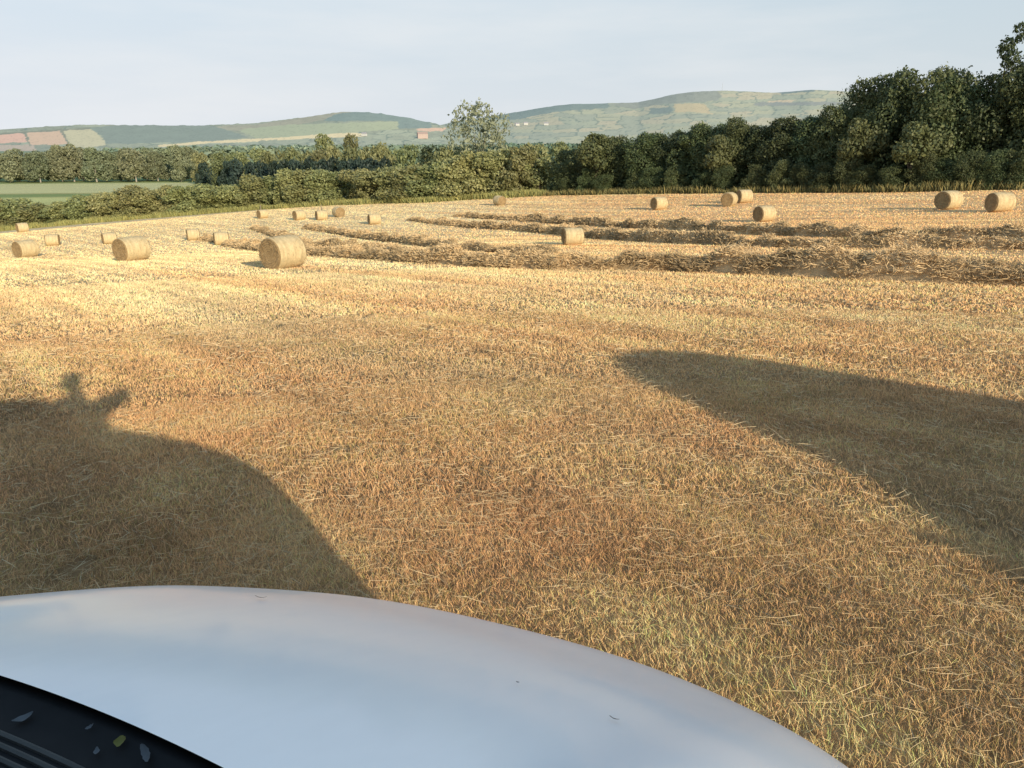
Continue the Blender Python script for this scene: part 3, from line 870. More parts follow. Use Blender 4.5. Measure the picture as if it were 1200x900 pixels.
def in_poly(px, py, poly):
    r = np.zeros(px.shape, bool); n = len(poly)
    for i in range(n):
        x1, y1 = poly[i]; x2, y2 = poly[(i + 1) % n]
        if y1 == y2: continue
        r ^= ((y1 > py) != (y2 > py)) & (px < (x2 - x1) * (py - y1) / (y2 - y1) + x1)
    return r


def srgb(r_, g_, b_):
    c = np.array([r_, g_, b_]) / 255.0
    return np.where(c < .04045, c / 12.92, ((c + .055) / 1.055) ** 2.4)


def hill(name, sky_pts, x0, x1, r_near, r_far, base_py, paint, skyrough, nrow=90):
    """a ridge of real height at real distance: foot on the valley floor at r_near, crest at r_far"""
    px = np.arange(x0, x1 + .1, 1.5); t = np.linspace(0, 1, nrow)
    sp = np.interp(px, [a for a, _ in sky_pts], [b for _, b in sky_pts])
    rough_ = skyrough * np.clip(fbm(px, px * 0, 7, 3, 3) - .35, 0, 1) * 2.2
    az_ = np.arctan((px - 600) / F * math.cos(PITCH))
    T_, PXg = np.meshgrid(t, px, indexing='ij')
    AZ = np.broadcast_to(az_, T_.shape); SP = np.broadcast_to(sp, T_.shape)
    rad = r_near + (r_far - r_near) * T_
    yy = rad * np.cos(AZ)
    e0 = (160 - base_py); e1 = (160 - SP)
    # elevation (in photo rows above the horizon) climbs from foot to crest
    el = e0 + (e1 - e0) * (1 - (1 - T_) ** 1.35)
    el = el + rough_[None] * T_ ** 14
    vv = (450 - (160 - el)) / F                             # exact slope of the sight line to that photo row
    z = HC + yy * (vv * math.cos(PITCH) - math.sin(PITCH)) / (math.cos(PITCH) + vv * math.sin(PITCH))
    xx = rad * np.sin(AZ)
    pyv = 160 - el
    c = paint(PXg, pyv, T_)
    P = np.stack([xx, yy, z], -1)
    # far side falls away
    back = P[-1:].copy(); back[..., 0] *= 1.25; back[..., 1] *= 1.25; back[..., 2] = -45
    P = np.concatenate([P, back]); c = np.concatenate([c, c[-1:]])
    o = link(name, grid_mesh(name, P, c), M_HILL); tag(o, kind='structure')
    return o


def add_haze(c):
    return (np.asarray(c) * np.array([1.10, .97, .82]) * .80 + srgb(198, 204, 203) * .20) * HILL_GAIN  # aerial haze mixed into the painted hill colours


HILL_GAIN = 1.08


def cells(px, py, sx_, sy_, seed):
    """irregular field pattern from jittered cell centres: value per field and a measure of nearness to its hedge"""
    wx = (px + 10 * (fbm(px, py * 4, 30, seed, 2) - .5)) / sx_; wy = (py + 3.0 * (fbm(px, py * 4, 34, seed + 5, 2) - .5) + .02 * px) / sy_
    ix = np.floor(wx); iy = np.floor(wy)
    d1 = np.full(px.shape, 9.0); d2 = np.full(px.shape, 9.0); val = np.zeros(px.shape)
    def h(a, b, k): return np.abs(np.sin(a * 127.1 + b * 311.7 + k * 74.7 + seed) * 43758.5453) % 1
    for dx in (-1, 0, 1):
        for dy in (-1, 0, 1):
            ax, ay = ix + dx, iy + dy
            fx_ = ax + .15 + .7 * h(ax, ay, 1); fy_ = ay + .15 + .7 * h(ax, ay, 2)
            q = np.maximum(np.abs(wx - fx_), np.abs(wy - fy_)) * .7 + .3 * np.hypot(wx - fx_, wy - fy_)
            nearer = q < d1
            d2 = np.where(nearer, d1, np.minimum(d2, q)); val = np.where(nearer, h(ax, ay, 3), val); d1 = np.where(nearer, q, d1)
    return val, (d2 - d1) * sy_ * 1.6


def paint_left(px, py, t):
    n = fbm(px, py * 3, 5, 3)[..., None]
    c = srgb(150, 160, 138) * (.86 + .28 * n)
    v, ed = cells(px, py, 30, 4.6, 3)
    c = c * (.84 + .34 * v[..., None])
    hed = (ed < .55) & (fbm(px, py * 3, 6, 9) > .44)
    c[hed] = srgb(112, 130, 114)
    wx_ = px + 5 * (fbm(px, py * 4, 6, 61, 3) - .5); wy_ = py + 2.0 * (fbm(px, py * 4, 7, 67, 3) - .5)
    def fill(poly, col_, jit=.10):
        k = in_poly(wx_, wy_, poly); c[k] = (col_ * (1 - jit / 2 + jit * fbm(px, py * 4, 9, 7)[..., None]))[k]
    fill([(255, 148), (300, 146), (360, 137), (405, 130), (420, 129), (405, 136), (350, 146), (280, 153), (255, 152)], srgb(160, 160, 138), .35)
    fill([(108, 150), (150, 146), (245, 146), (265, 152), (292, 161), (240, 166), (123, 168.5), (120, 160)], srgb(128, 144, 132), .2)
    fill([(278, 152.5), (338, 146), (405, 144), (466, 142), (467.5, 151), (355, 159.5), (300, 162)], srgb(165, 176, 143), .08)
    fill([(380, 142), (397, 133), (430, 129), (470, 135), (506, 143), (506, 150), (468, 151), (466, 141.5)], srgb(117, 139, 133), .2)
    fill([(185, 170), (240, 165.5), (330, 161), (370, 157.5), (420, 155), (427, 157), (427, 160), (380, 161.5), (330, 164), (250, 168), (185, 172)], srgb(226, 212, 168), .1)
    fill([(-200, 166), (-60, 158), (0, 157.5), (27, 156), (31, 166), (0, 168), (-200, 176)], srgb(222, 182, 160), .08)
    fill([(31, 156), (71, 152.5), (78, 169), (35, 170)], srgb(213, 184, 155), .08)
    fill([(-200, 178), (0, 170), (37, 169.5), (40, 176), (0, 182), (-200, 188)], srgb(186, 172, 155), .08)
    fill([(74, 152.5), (108, 151), (120, 162), (122, 170), (104, 173.5), (82, 172.5)], srgb(198, 194, 158), .1)
    fill([(488, 151), (522, 149.5), (520, 153.5), (490, 154)], srgb(218, 184, 158), .06)
    for poly in ([(71, 151), (74, 151), (82, 173), (79, 173)], [(27, 155), (30, 155), (35, 171), (32, 171)], [(-200, 165), (0, 156), (108, 149.5), (108, 151), (0, 157.8), (-200, 168)]):
        fill(poly, srgb(128, 134, 112), .2)
    sp_ = (fbm(px * 1.3, py * 5, 2.2, 83, 2) > .71)
    c[sp_] *= .80
    return add_haze(c)


def paint_right(px, py, t):
    n = fbm(px, py * 4, 5, 13)[..., None]
    c = srgb(168, 174, 150) * (.9 + .2 * n)
    v, ed = cells(px, py, 26, 4.2, 23)
    pal_ = np.array([srgb(176, 180, 150), srgb(158, 170, 148), srgb(188, 183, 152), srgb(150, 162, 146), srgb(196, 186, 156)])
    c = c * .45 + pal_[np.clip((v * 5).astype(int), 0, 4)] * .55 * (.95 + .1 * n)
    hed = (ed < .5) & (fbm(px, py * 3, 7, 19) > .42)
    c[hed] = srgb(124, 140, 126)
    wx_ = px + 5 * (fbm(px, py * 4, 6, 61, 3) - .5); wy_ = py + 2.0 * (fbm(px, py * 4, 7, 67, 3) - .5)
    def fill(poly, col_, jit=.12):
        k = in_poly(wx_, wy_, poly); c[k] = (col_ * (1 - jit / 2 + jit * fbm(px, py * 4, 8, 17)[..., None]))[k]
    fill([(560, 140), (591, 132), (643, 122), (668, 119), (712, 119), (712, 126.5), (650, 131), (606, 140)], srgb(120, 140, 134), .2)
    fill([(712, 122), (747, 119), (790, 108), (807, 104), (835, 105), (842, 112), (838, 118), (775, 122), (740, 128)], srgb(146, 154, 142), .25)
    fill([(787, 122), (822, 121), (834, 134), (807, 131), (790, 132)], srgb(196, 184, 146), .08)
    fill([(760, 127), (785, 125), (787, 132), (760, 134)], srgb(126, 142, 134), .1)
    fill([(895, 118), (928, 117), (922, 121), (900, 121)], srgb(202, 188, 158), .1)
    fill([(880, 120), (985, 119), (985, 123), (880, 124)], srgb(140, 148, 142), .2)
    fill([(905, 108), (925, 104), (950, 103), (950, 107), (910, 110)], srgb(112, 132, 130), .1)
    sp_ = (fbm(px * 1.3, py * 5, 2.0, 89, 2) > .70)
    c[sp_] *= .82
    return add_haze(c)


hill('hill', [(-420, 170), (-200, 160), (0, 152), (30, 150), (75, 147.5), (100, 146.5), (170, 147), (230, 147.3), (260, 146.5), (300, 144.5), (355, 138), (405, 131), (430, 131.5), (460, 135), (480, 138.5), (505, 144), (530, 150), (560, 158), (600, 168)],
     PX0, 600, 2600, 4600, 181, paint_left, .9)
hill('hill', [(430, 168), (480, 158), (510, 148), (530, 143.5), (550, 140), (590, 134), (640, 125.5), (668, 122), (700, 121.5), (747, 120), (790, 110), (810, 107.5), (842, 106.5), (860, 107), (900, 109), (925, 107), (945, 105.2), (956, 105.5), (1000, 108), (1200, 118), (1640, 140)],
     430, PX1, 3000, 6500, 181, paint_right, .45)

# woods, hedges and copses on the valley floor: countless far crowns read as masses
V = []; C = []


def copse(px0, px1, d0, d1, n, h0, h1, cd, cl):
    for _ in range(n):
        d = g.uniform(d0, d1); px = g.uniform(px0, px1)
        a = math.atan((px - 600) / F * math.cos(PITCH)); x, y = d * math.sin(a), d * math.cos(a)
        h = g.uniform(h0, h1); wd = h * g.uniform(.5, .9); z = gz1(x, y)
        m_ = 46
        dv = g.normal(size=(m_, 3)); dv /= np.linalg.norm(dv, axis=1, keepdims=True); dv[:, 2] = np.abs(dv[:, 2]) * 1.0 - .1
        p = np.array([x, y, z + h * .25]) + dv * np.array([wd, wd, h * .75]) * g.uniform(.75, 1.05, (m_, 1))
        nm = dv + g.normal(size=(m_, 3)) * .4; nm /= np.linalg.norm(nm, axis=1, keepdims=True)
        t1 = np.cross(nm, g.normal(size=(m_, 3))); t1 /= np.linalg.norm(t1, axis=1, keepdims=True); t2 = np.cross(nm, t1)
        s = h * .26 * g.uniform(.7, 1.2, (m_, 1))
        V.append(np.stack([p - t1 * s, p - t2 * s, p + t1 * s, p + t2 * s], 1).reshape(-1, 3))
        k = g.random(); c = np.array(cd) * (1 - k) + np.array(cl) * k
        C.append(np.repeat(np.clip(c * g.uniform(.85, 1.15, (m_, 1)), 0, 1), 4, 0))


FG1, FG2 = srgb(104, 122, 104), srgb(140, 150, 122)  # far crown tones paled so the haze sits in their colour
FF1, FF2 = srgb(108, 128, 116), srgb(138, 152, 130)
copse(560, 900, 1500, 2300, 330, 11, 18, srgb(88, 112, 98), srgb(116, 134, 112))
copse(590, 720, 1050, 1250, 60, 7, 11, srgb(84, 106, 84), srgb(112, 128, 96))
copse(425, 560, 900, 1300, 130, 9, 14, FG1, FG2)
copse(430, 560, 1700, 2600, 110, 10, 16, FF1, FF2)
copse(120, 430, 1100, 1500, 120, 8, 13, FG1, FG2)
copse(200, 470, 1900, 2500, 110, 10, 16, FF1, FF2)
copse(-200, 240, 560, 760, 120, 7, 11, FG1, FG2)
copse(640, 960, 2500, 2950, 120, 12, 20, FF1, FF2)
Vv = np.concatenate(V); Cc = np.concatenate(C)
dw = link('distant_woodland', quads_mesh('distant_woodland', Vv, np.arange(len(Vv)).reshape(-1, 4), Cc), M_HILL)
tag(dw, 'hazy woods and hedge lines on the valley floor below the hills', 'woodland', kind='stuff')
# scattered shrubs along the crest of the left hill
V.clear(); C.clear()

# farm buildings in the valley, small and hazy
M_WALLP = plain('pink_render', tuple(srgb(176, 158, 148)), .9, .1, var=.06)
M_WALLW = plain('white_render', tuple(srgb(188, 188, 182)), .9, .1, var=.05)
M_SLATE = plain('slate_roof', tuple(srgb(150, 148, 150)), .8, .2, var=.1)
M_TILE = plain('tile_roof', tuple(srgb(160, 140, 130)), .8, .2, var=.1)
M_PANE = plain('window_glass', (.05, .06, .07), .2, .5, var=.1)


def hill_spot(px, py, skyline, r0, r1):
    el = (181 - py) / (181 - skyline)
    return r0 + (r1 - r0) * (1 - (1 - el) ** (1 / 1.35)), HC


def house(px, d, wd, dp, hw, hr, wall, roof, rz, lab, cat='house', name='farm_house', py=None):
    a = math.atan((px - 600) / F * math.cos(PITCH)); x, y = d * math.sin(a), d * math.cos(a)
    z = gz1(x, y)
    if py is not None:
        r_ = ray(px, py); z = HC + r_[2] / r_[1] * y - 1.5
    root = empty(name, (x, y, z), rz); tag(root, lab, cat)
    MB().box((0, 0, hw / 2), (wd, dp, hw)).build('wall', wall, root, False)
    bm_ = bmesh.new()
    vs = [bm_.verts.new(q) for q in [(-wd / 2 - .4, -dp / 2 - .4, hw), (wd / 2 + .4, -dp / 2 - .4, hw), (wd / 2 + .4, dp / 2 + .4, hw), (-wd / 2 - .4, dp / 2 + .4, hw), (-wd / 2 - .4, 0, hw + hr), (wd / 2 + .4, 0, hw + hr)]]
    for f in [(0, 1, 5, 4), (2, 3, 4, 5), (0, 4, 3), (1, 2, 5), (3, 2, 1, 0)]: bm_.faces.new([vs[k] for k in f])
    me = bpy.data.meshes.new('roof'); bm_.to_mesh(me); bm_.free(); link('roof', me, roof, root)
    MB().box((wd * .3, 0, hw + hr + .3), (1.0, 1.0, 1.6)).build('chimney', wall, root, False)
    for k in (-.3, 0, .3):
        MB().box((wd * k, -dp / 2 - .03, hw * .62), (1.1, .1, 1.3)).build('window', M_PANE, root, False)
    return root


house(495, hill_spot(495, 162, 142, 2600, 4600)[0] - 25, 42, 20, 18, 9, M_WALLP, M_TILE, .35, 'tall pinkish farm building in the valley left of the airy lone tree', py=162)
house(491, 1000, 5, 4, 4.5, 1.5, M_WALLW, M_SLATE, .2, 'tiny white house just below the pinkish farm building')
house(427, hill_spot(427, 159, 131.5, 2600, 4600)[0] - 20, 20, 11, 9, 5, M_WALLW, M_SLATE, -.3, 'white house at the right end of the pale yellow valley field', py=159)
for px, py, sk, lab in [(606, 147, 131, 'small white house just right of the airy lone tree'), (616, 146, 129.5, 'middle one of three small white houses below the right hill'), (640, 146.5, 125.5, 'right one of three small white houses below the right hill')]:
    house(px, hill_spot(px, py, sk, 3000, 6500)[0] - 25, 26, 13, 10, 7, M_WALLW, M_SLATE, g.uniform(-.5, .5), lab, py=py)
# radio mast on the right hill
a = math.atan((842 - 600) / F * math.cos(PITCH)); d = 6480; x, y = d * math.sin(a), d * math.cos(a)
zt = HC + .91 * (160 - 106.5) / F * y
mast = empty('radio_mast', (x, y, zt - 4)); tag(mast, 'thin faint radio mast on the crest of the right hill', 'mast')
M_STEEL = plain('galvanised_steel', (.42, .44, .46), .6, .3, var=.1)
mb = MB()
for k in range(3):
    t = k * 2 * math.pi / 3
    mb.tube((2.2 * math.cos(t), 2.2 * math.sin(t), 0), (.5 * math.cos(t), .5 * math.sin(t), 52), .45, .3, 6)
mb.build('lattice', M_STEEL, mast)
MB().tube((0, 0, 52), (0, 0, 66), .35, .2, 6).build('aerial', M_STEEL, mast)
# posts by the hedge
M_WOODP = plain('weathered_wood', (.22, .18, .13), .9, .1, var=.3, scale=12, bump=.4)
for px, py, lab in [(306, 249.5, 'weathered fence post by the hedge above the leftmost bale of the row'), (377, 250.5, 'weathered fence post by the hedge above the third bale of the row')]:
    q = hit(px, py)
    p_ = empty('fence_post', (q[0], q[1], gz1(q[0], q[1]))); tag(p_, lab, 'post', 'posts by the hedge')
    MB().box((0, 0, .55), (.13, .13, 1.5), None, .015).build('stake', M_WOODP, p_)
    MB().tube((-.08, 0, 1.1), (.08, 0, 1.1), .02).build('wire_staple', M_STEEL, p_)

# ------------------------------------------------------------------ the white van the picture is taken from
M_PAINT, pnt, pb = new_mat('white_paint')
tcp = N(pnt, 'ShaderNodeTexCoord')
dn = N(pnt, 'ShaderNodeTexNoise'); dn.inputs['Scale'].default_value = 3.5; dn.inputs['Detail'].default_value = 8; dn.inputs['Roughness'].default_value = .65
pnt.links.new(tcp.outputs['Object'], dn.inputs['Vector'])
dmp = N(pnt, 'ShaderNodeMapping'); dmp.inputs['Scale'].default_value = (9, 1.4, 9); pnt.links.new(tcp.outputs['Object'], dmp.inputs['Vector'])
dn2 = N(pnt, 'ShaderNodeTexNoise'); dn2.inputs['Scale'].default_value = 4; dn2.inputs['Detail'].default_value = 6; pnt.links.new(dmp.outputs[0], dn2.inputs['Vector'])
dadd = N(pnt, 'ShaderNodeMath', operation='ADD'); pnt.links.new(dn.outputs['Fac'], dadd.inputs[0]); pnt.links.new(dn2.outputs['Fac'], dadd.inputs[1])
dr = N(pnt, 'ShaderNodeMapRange'); dr.inputs['From Min'].default_value = .75; dr.inputs['From Max'].default_value = 1.35; pnt.links.new(dadd.outputs[0], dr.inputs['Value'])
dm = N(pnt, 'ShaderNodeMix', data_type='RGBA'); dm.inputs['A'].default_value = (.90, .89, .865, 1); dm.inputs['B'].default_value = (.87, .86, .835, 1)
pnt.links.new(dr.outputs['Result'], dm.inputs['Factor']); pnt.links.new(dm.outputs['Result'], pb.inputs['Base Color'])
rr2 = N(pnt, 'ShaderNodeMapRange'); rr2.inputs['To Min'].default_value = .30; rr2.inputs['To Max'].default_value = .36
pnt.links.new(dr.outputs['Result'], rr2.inputs['Value']); pnt.links.new(rr2.outputs['Result'], pb.inputs['Roughness'])
pb.inputs['Coat Weight'].default_value = .45; pb.inputs['Coat Roughness'].default_value = .10
M_BLACK = plain('black_plastic', (.014, .0135, .013), .7, .15, var=.3, scale=30)
M_RUB = plain('tyre_rubber', (.02, .02, .02), .85, .2, var=.2, scale=20)
M_RIM = plain('wheel_silver', (.45, .46, .47), .35, .5, metal=.8, var=.08)
M_LAMP = plain('lamp_lens', (.75, .77, .8), .08, .6, var=.05, coat=1)
M_RED = plain('red_lens', (.35, .02, .02), .15, .6, var=.1)
M_DASH = plain('dashboard_vinyl', (.03, .028, .025), .7, .3, var=.3, scale=25)
M_RIDGE = plain('faded_plastic', (.075, .07, .06), .7, .3, var=.35, scale=25)
M_GLASS, gnt2, gb = new_mat('tinted_glass')
trn = N(gnt2, 'ShaderNodeBsdfTransparent'); trn.inputs['Color'].default_value = (.42, .46, .45, 1)
gls = N(gnt2, 'ShaderNodeBsdfGlossy'); gls.inputs['Roughness'].default_value = .03; gls.inputs['Color'].default_value = (.75, .8, .85, 1)
frn = N(gnt2, 'ShaderNodeFresnel'); frn.inputs['IOR'].default_value = 1.42
gmx = N(gnt2, 'ShaderNodeMixShader')
gnt2.links.new(frn.outputs[0], gmx.inputs[0]); gnt2.links.new(trn.outputs[0], gmx.inputs[1]); gnt2.links.new(gls.outputs[0], gmx.inputs[2])
gnt2.links.new(gmx.outputs[0], gnt2.nodes['Material Output'].inputs['Surface'])

HW = .828                                       # half width of the van


def v_front(s): return -.253 * np.abs(s) ** 2.72
def v_cowl(s): return -1.0 - .10 * s ** 2
def z_bonnet(s, t): return 1.432 - .281 * t - .094 * t ** 2 - .019 * s ** 2


def bonnet_pt(s, t, drop=0.0):
    hw = HW - .06 * (1 - t)
    u = s * hw
    v = v_cowl(s) + t * (v_front(s) - v_cowl(s))
    z = z_bonnet(s, t) - .17 * (1 - np.sqrt(np.clip(1 - t ** 9, 0, 1))) - .15 * (1 - np.sqrt(np.clip(1 - np.abs(s) ** 14, 0, 1))) - drop
    # pressed feature lines and a shallow dish towards the nose
    z = z + .010 * np.exp(-((np.abs(s) - .62 - .10 * t) / .10) ** 2) * (1 - t) - .008 * np.exp(-((t - .72) / .12) ** 2) * (1 - s ** 2)
    return np.stack([u, v, z], -1)


def ends(n, p): return np.sign(np.linspace(-1, 1, n)) * (1 - (1 - np.abs(np.linspace(-1, 1, n))) ** p)


def make_van(label, name='van'):
    root = empty(name)
    tag(root, label, 'van')
    t = 1 - (1 - np.linspace(0, 1, 70)) ** 1.8
    s = ends(120, 1.6)
    sb = s[np.abs(s) <= .90]
    T_, S_ = np.meshgrid(t, sb, indexing='ij')
    P = bonnet_pt(S_, T_)
    bo = link('bonnet', grid_mesh('bonnet', P), M_PAINT, root); bo.data.set_sharp_from_angle(angle=R(50))
    for sg in (-1, 1):
        sf = sg * (.903 + .097 * (1 - (1 - np.linspace(0, 1, 26)) ** 2))
        T_, S_ = np.meshgrid(t, sf, indexing='ij')
        P = bonnet_pt(S_, T_, .004)
        fold = P[:, :1].copy(); fold[..., 2] -= .02
        P = np.concatenate([fold, P], 1)
        # down to the sill
        low = []
        for zz, du in ((.80, .012), (.62, .022), (.45, .012), (.34, -.03)):
            q = P[:, -1:].copy(); q[..., 2] = np.minimum(q[..., 2], zz); q[..., 0] += sg * du; low.append(q)
        P = np.concatenate([P] + low, 1)
        link('fender', grid_mesh('fender', P), M_PAINT, root)
    # nose panel and bumper
    s2 = ends(60, 1.4)
    rows = []
    for zz, dv in ((None, 0), (.84, .012), (.72, .015), (.66, .012)):
        p = bonnet_pt(s2, np.ones_like(s2)); p[:, 1] += dv
        if zz: p[:, 2] = np.minimum(p[:, 2], zz)
        rows.append(p)
    link('nose_panel', grid_mesh('nose_panel', np.array(rows)), M_PAINT, root)
    rows = []
    for zz, dv in ((.66, .012), (.64, .045), (.52, .06), (.40, .05), (.30, .0)):
        p = bonnet_pt(s2, np.ones_like(s2)); p[:, 1] += dv; p[:, 0] *= 1.015; p[:, 2] = zz; rows.append(p)
    link('bumper', grid_mesh('bumper', np.array(rows)), M_BLACK, root)
    rows = []
    sg_ = np.linspace(-.5, .5, 20)
    for zz in (.83, .70):
        p = bonnet_pt(sg_, np.ones_like(sg_)); p[:, 1] += .022; p[:, 2] = zz; rows.append(p)
    link('grille', grid_mesh('grille', np.array(rows)), M_BLACK, root)
    for sg in (-1, 1):
        ss = sg * np.linspace(.60, .97, 14); rows = []
        for zz, dv in ((.86, .006), (.82, .024), (.70, .024), (.68, .010)):
            p = bonnet_pt(ss, np.ones_like(ss)); p[:, 1] += dv; p[:, 0] += sg * .006; p[:, 2] = zz; rows.append(p)
        link('headlight', grid_mesh('headlight', np.array(rows)), M_LAMP, root)
    # scuttle panel between bonnet and screen
    sc_ = np.linspace(-.98, .98, 60)
    rows = []
    for dv, z0 in ((.03, -.030), (.004, -.012), (-.006, -.012), (-.02, -.020), (-.07, -.022), (-.13, -.012), (-.16, .0), (-.20, .0)):
        p = bonnet_pt(sc_, np.zeros_like(sc_)); p[:, 1] += dv; p[:, 2] = z_bonnet(sc_ * .9, 0) + z0; rows.append(p)
    scut = link('scuttle', grid_mesh('scuttle', np.array(rows)), M_BLACK, root)
    mb = MB()
    for dv in (-.050, -.062, -.075, -.089, -.104, -.120):
        pr_ = []
        for k in np.linspace(-.93, .93, 40):
            q = bonnet_pt(np.array([k]), np.array([0.0]))[0]
            pr_.append(Vector((q[0], q[1] + dv, z_bonnet(k * .9, 0) - .020 + (.006 if dv < -.1 else 0))))
        mb.path(pr_, [.0032] * len(pr_), 6)
    mb.build('grille', M_RIDGE, scut)
    # windscreen
    def screen(s, h):
        b0 = bonnet_pt(s, np.zeros_like(s)); zb = z_bonnet(s * .9, 0)
        u = s * (.735 + (.61 - .735) * h); v = b0[..., 1] - .15 + ((-1.80 - .06 * s ** 2) - (b0[..., 1] - .15)) * h
        z = zb + (1.86 - .03 * s ** 2 - zb) * h + .03 * np.sin(h * math.pi)
        return np.stack([u, v, z], -1)
    H_, S_ = np.meshgrid(np.linspace(0, 1, 16), np.linspace(-1, 1, 30), indexing='ij')
    ws = link('windscreen', grid_mesh('windscreen', screen(S_, H_)), M_GLASS, root)
    H_, S_ = np.meshgrid(np.linspace(0, .10, 3), np.linspace(-1, 1, 30), indexing='ij')
    q = screen(S_, H_); q[..., 2] += .004; q[..., 1] += .003
    link('black_band', grid_mesh('black_band', q), M_BLACK, ws)
    # wipers
    for u0, u1, v1 in ((.50, -.12, .0), (-.18, -.70, .0)):
        z0 = 1.428
        wp = MB()
        a = Vector((u0, -1.14, z0 + .012)); e = Vector((u1, -1.19, z0 + .05))
        wp.path([a, a.lerp(e, .5) + Vector((0, .01, .02)), e], [.014, .010, .007], 8)
        arm = wp.build('wiper', M_BLACK, root)
        bl = MB(); bl.tube(a.lerp(e, .1) + Vector((0, -.035, .03)), e + Vector((-.10, -.01, .012)), .007, .006, 6); bl.build('blade', M_BLACK, arm)
    # cabin and load space
    st = np.array([-1.06, -1.2, -1.4, -1.6, -1.8, -2.0, -2.3, -2.9, -3.5, -3.95, -4.15, -4.22])
    def edge_top(v):
        h = np.clip((-v - 1.10) / (1.80 - 1.10), 0, 1)
        z = 1.34 + (1.825 - 1.34) * h; u = .768 + (.645 - .768) * h
        if v < -3.9: z -= .10 * ((-v - 3.9) / .32) ** 2; u -= .05 * ((-v - 3.9) / .32) ** 2
        return u, z
    def side(v, k):                               # k 0..1 from sill to roof edge
        ut, zt = edge_top(v)
        zs = .34 + (zt - .34) * k
        belt = 1.16
        bulge = .825 + .025 * math.sin(min(1, (zs - .34) / (belt - .34)) * math.pi)
        if zs > belt: u = .825 + (ut - .825) * ((zs - belt) / max(.02, zt - belt))
        else: u = bulge
        if v < -4.0: u -= .06 * ((-v - 4.0) / .22) ** 2
        return u, zs
    mesh_rows = []
    ks = np.concatenate([np.linspace(0, .62, 10), np.linspace(.68, 1, 8)])
    for v in st:
        row = []
        for k in ks: u, z = side(v, k); row.append((u, v, z))
        ut, zt = edge_top(v)
        roof = []
        for f in (.97, .9, .75, .5, .25, 0):
            zz = zt + .055 * (1 - f ** 2) ** 1.0
            roof.append((ut * f, v, zz))
        mesh_rows.append((row, roof))
    V = []; Q = []
    def addgrid(G):
        b0 = len(V); n_, m_ = len(G), len(G[0])
        for r_ in G: V.extend(r_)
        for i in range(n_ - 1):
            for j in range(m_ - 1): Q.append((b0 + i * m_ + j, b0 + i * m_ + j + 1, b0 + (i + 1) * m_ + j + 1, b0 + (i + 1) * m_ + j))
    for sg in (-1, 1):
        addgrid([[(sg * u, v, z) for u, v, z in row] for row, _ in mesh_rows])
        i4 = list(st).index(-1.8)
        addgrid([[(sg * u, v, z) for u, v, z in [row[-1]] + roof] for row, roof in mesh_rows[i4:]])
    row, roof = mesh_rows[-1]
    prof_ = row + roof
    addgrid([[(u * f, v - .03 * (1 - f ** 2), z) for u, v, z in prof_] for f in (1, .5, 0, -.5, -1)])
    me = quads_mesh('body', np.array(V), np.array(Q), None, True)
    me.set_sharp_from_angle(angle=R(40))
    link('body', me, M_PAINT, root)
    MB().box((0, -2.3, .34), (1.60, 3.6, .06)).build('floor_pan', M_BLACK, root)
    MB().box((0, -1.50, 1.16), (1.40, .50, .22), None, .06).build('dashboard', M_DASH, root)
    for sg in (-1, 1):                            # side glass, door handle, mirror, step
        for v0, v1, z0, z1, nm in ((-1.62, -2.45, 1.24, 1.70, 'side_window'),):
            G = []
            for v in np.linspace(v0, v1, 6):
                r_ = []
                for zz in np.linspace(z0, z1, 5):
                    vv = min(v, -1.10 - (zz - 1.34) * 1.44 - .12) if v == v0 else v
                    ut, zt = edge_top(vv); u = .825 + (ut - .825) * ((zz - 1.16) / (zt - 1.16))
                    r_.append((sg * (u + .006), vv, zz))
                G.append(r_)
            link(nm, grid_mesh(nm, np.array(G)), M_GLASS, root)
        MB().box((sg * .855, -2.40, 1.06), (.03, .17, .035), None, .01).build('door_handle', M_BLACK, root)
        mi = MB().box((sg * .97, -1.42, 1.30), (.17, .10, .22), None, .035).tube((sg * .82, -1.40, 1.20), (sg * .91, -1.41, 1.25), .025).build('mirror', M_BLACK, root)
        MB().box((sg * .97, -1.473, 1.30), (.14, .004, .18)).build('mirror_glass', M_RIM, mi)
        MB().box((sg * .95, -2.0, .33), (.26, 1.7, .05), None, .015).build('side_step', M_BLACK, root)
        MB().box((sg * .72, -4.235, 1.1), (.10, .05, .38), None, .02).build('tail_light', M_RED, root)
        for v in (-.82, -3.45):
            wy = MB().lathe([(.20, -.10), (.29, -.11), (.325, -.07), (.325, .07), (.29, .11), (.20, .10)], 'X', (sg * .765, v, .325)).build('wheel', M_RUB, root)
            MB().lathe([(.005, .07), (.06, .085), (.15, .06), (.19, .10), (.205, .10), (.205, -.10)], 'X', (sg * .765, v, .325), 32).build('rim', M_RIM, wy)
    MB().box((0, -4.262, .62), (.52, .015, .11)).build('number_plate', M_LAMP, root)
    return root


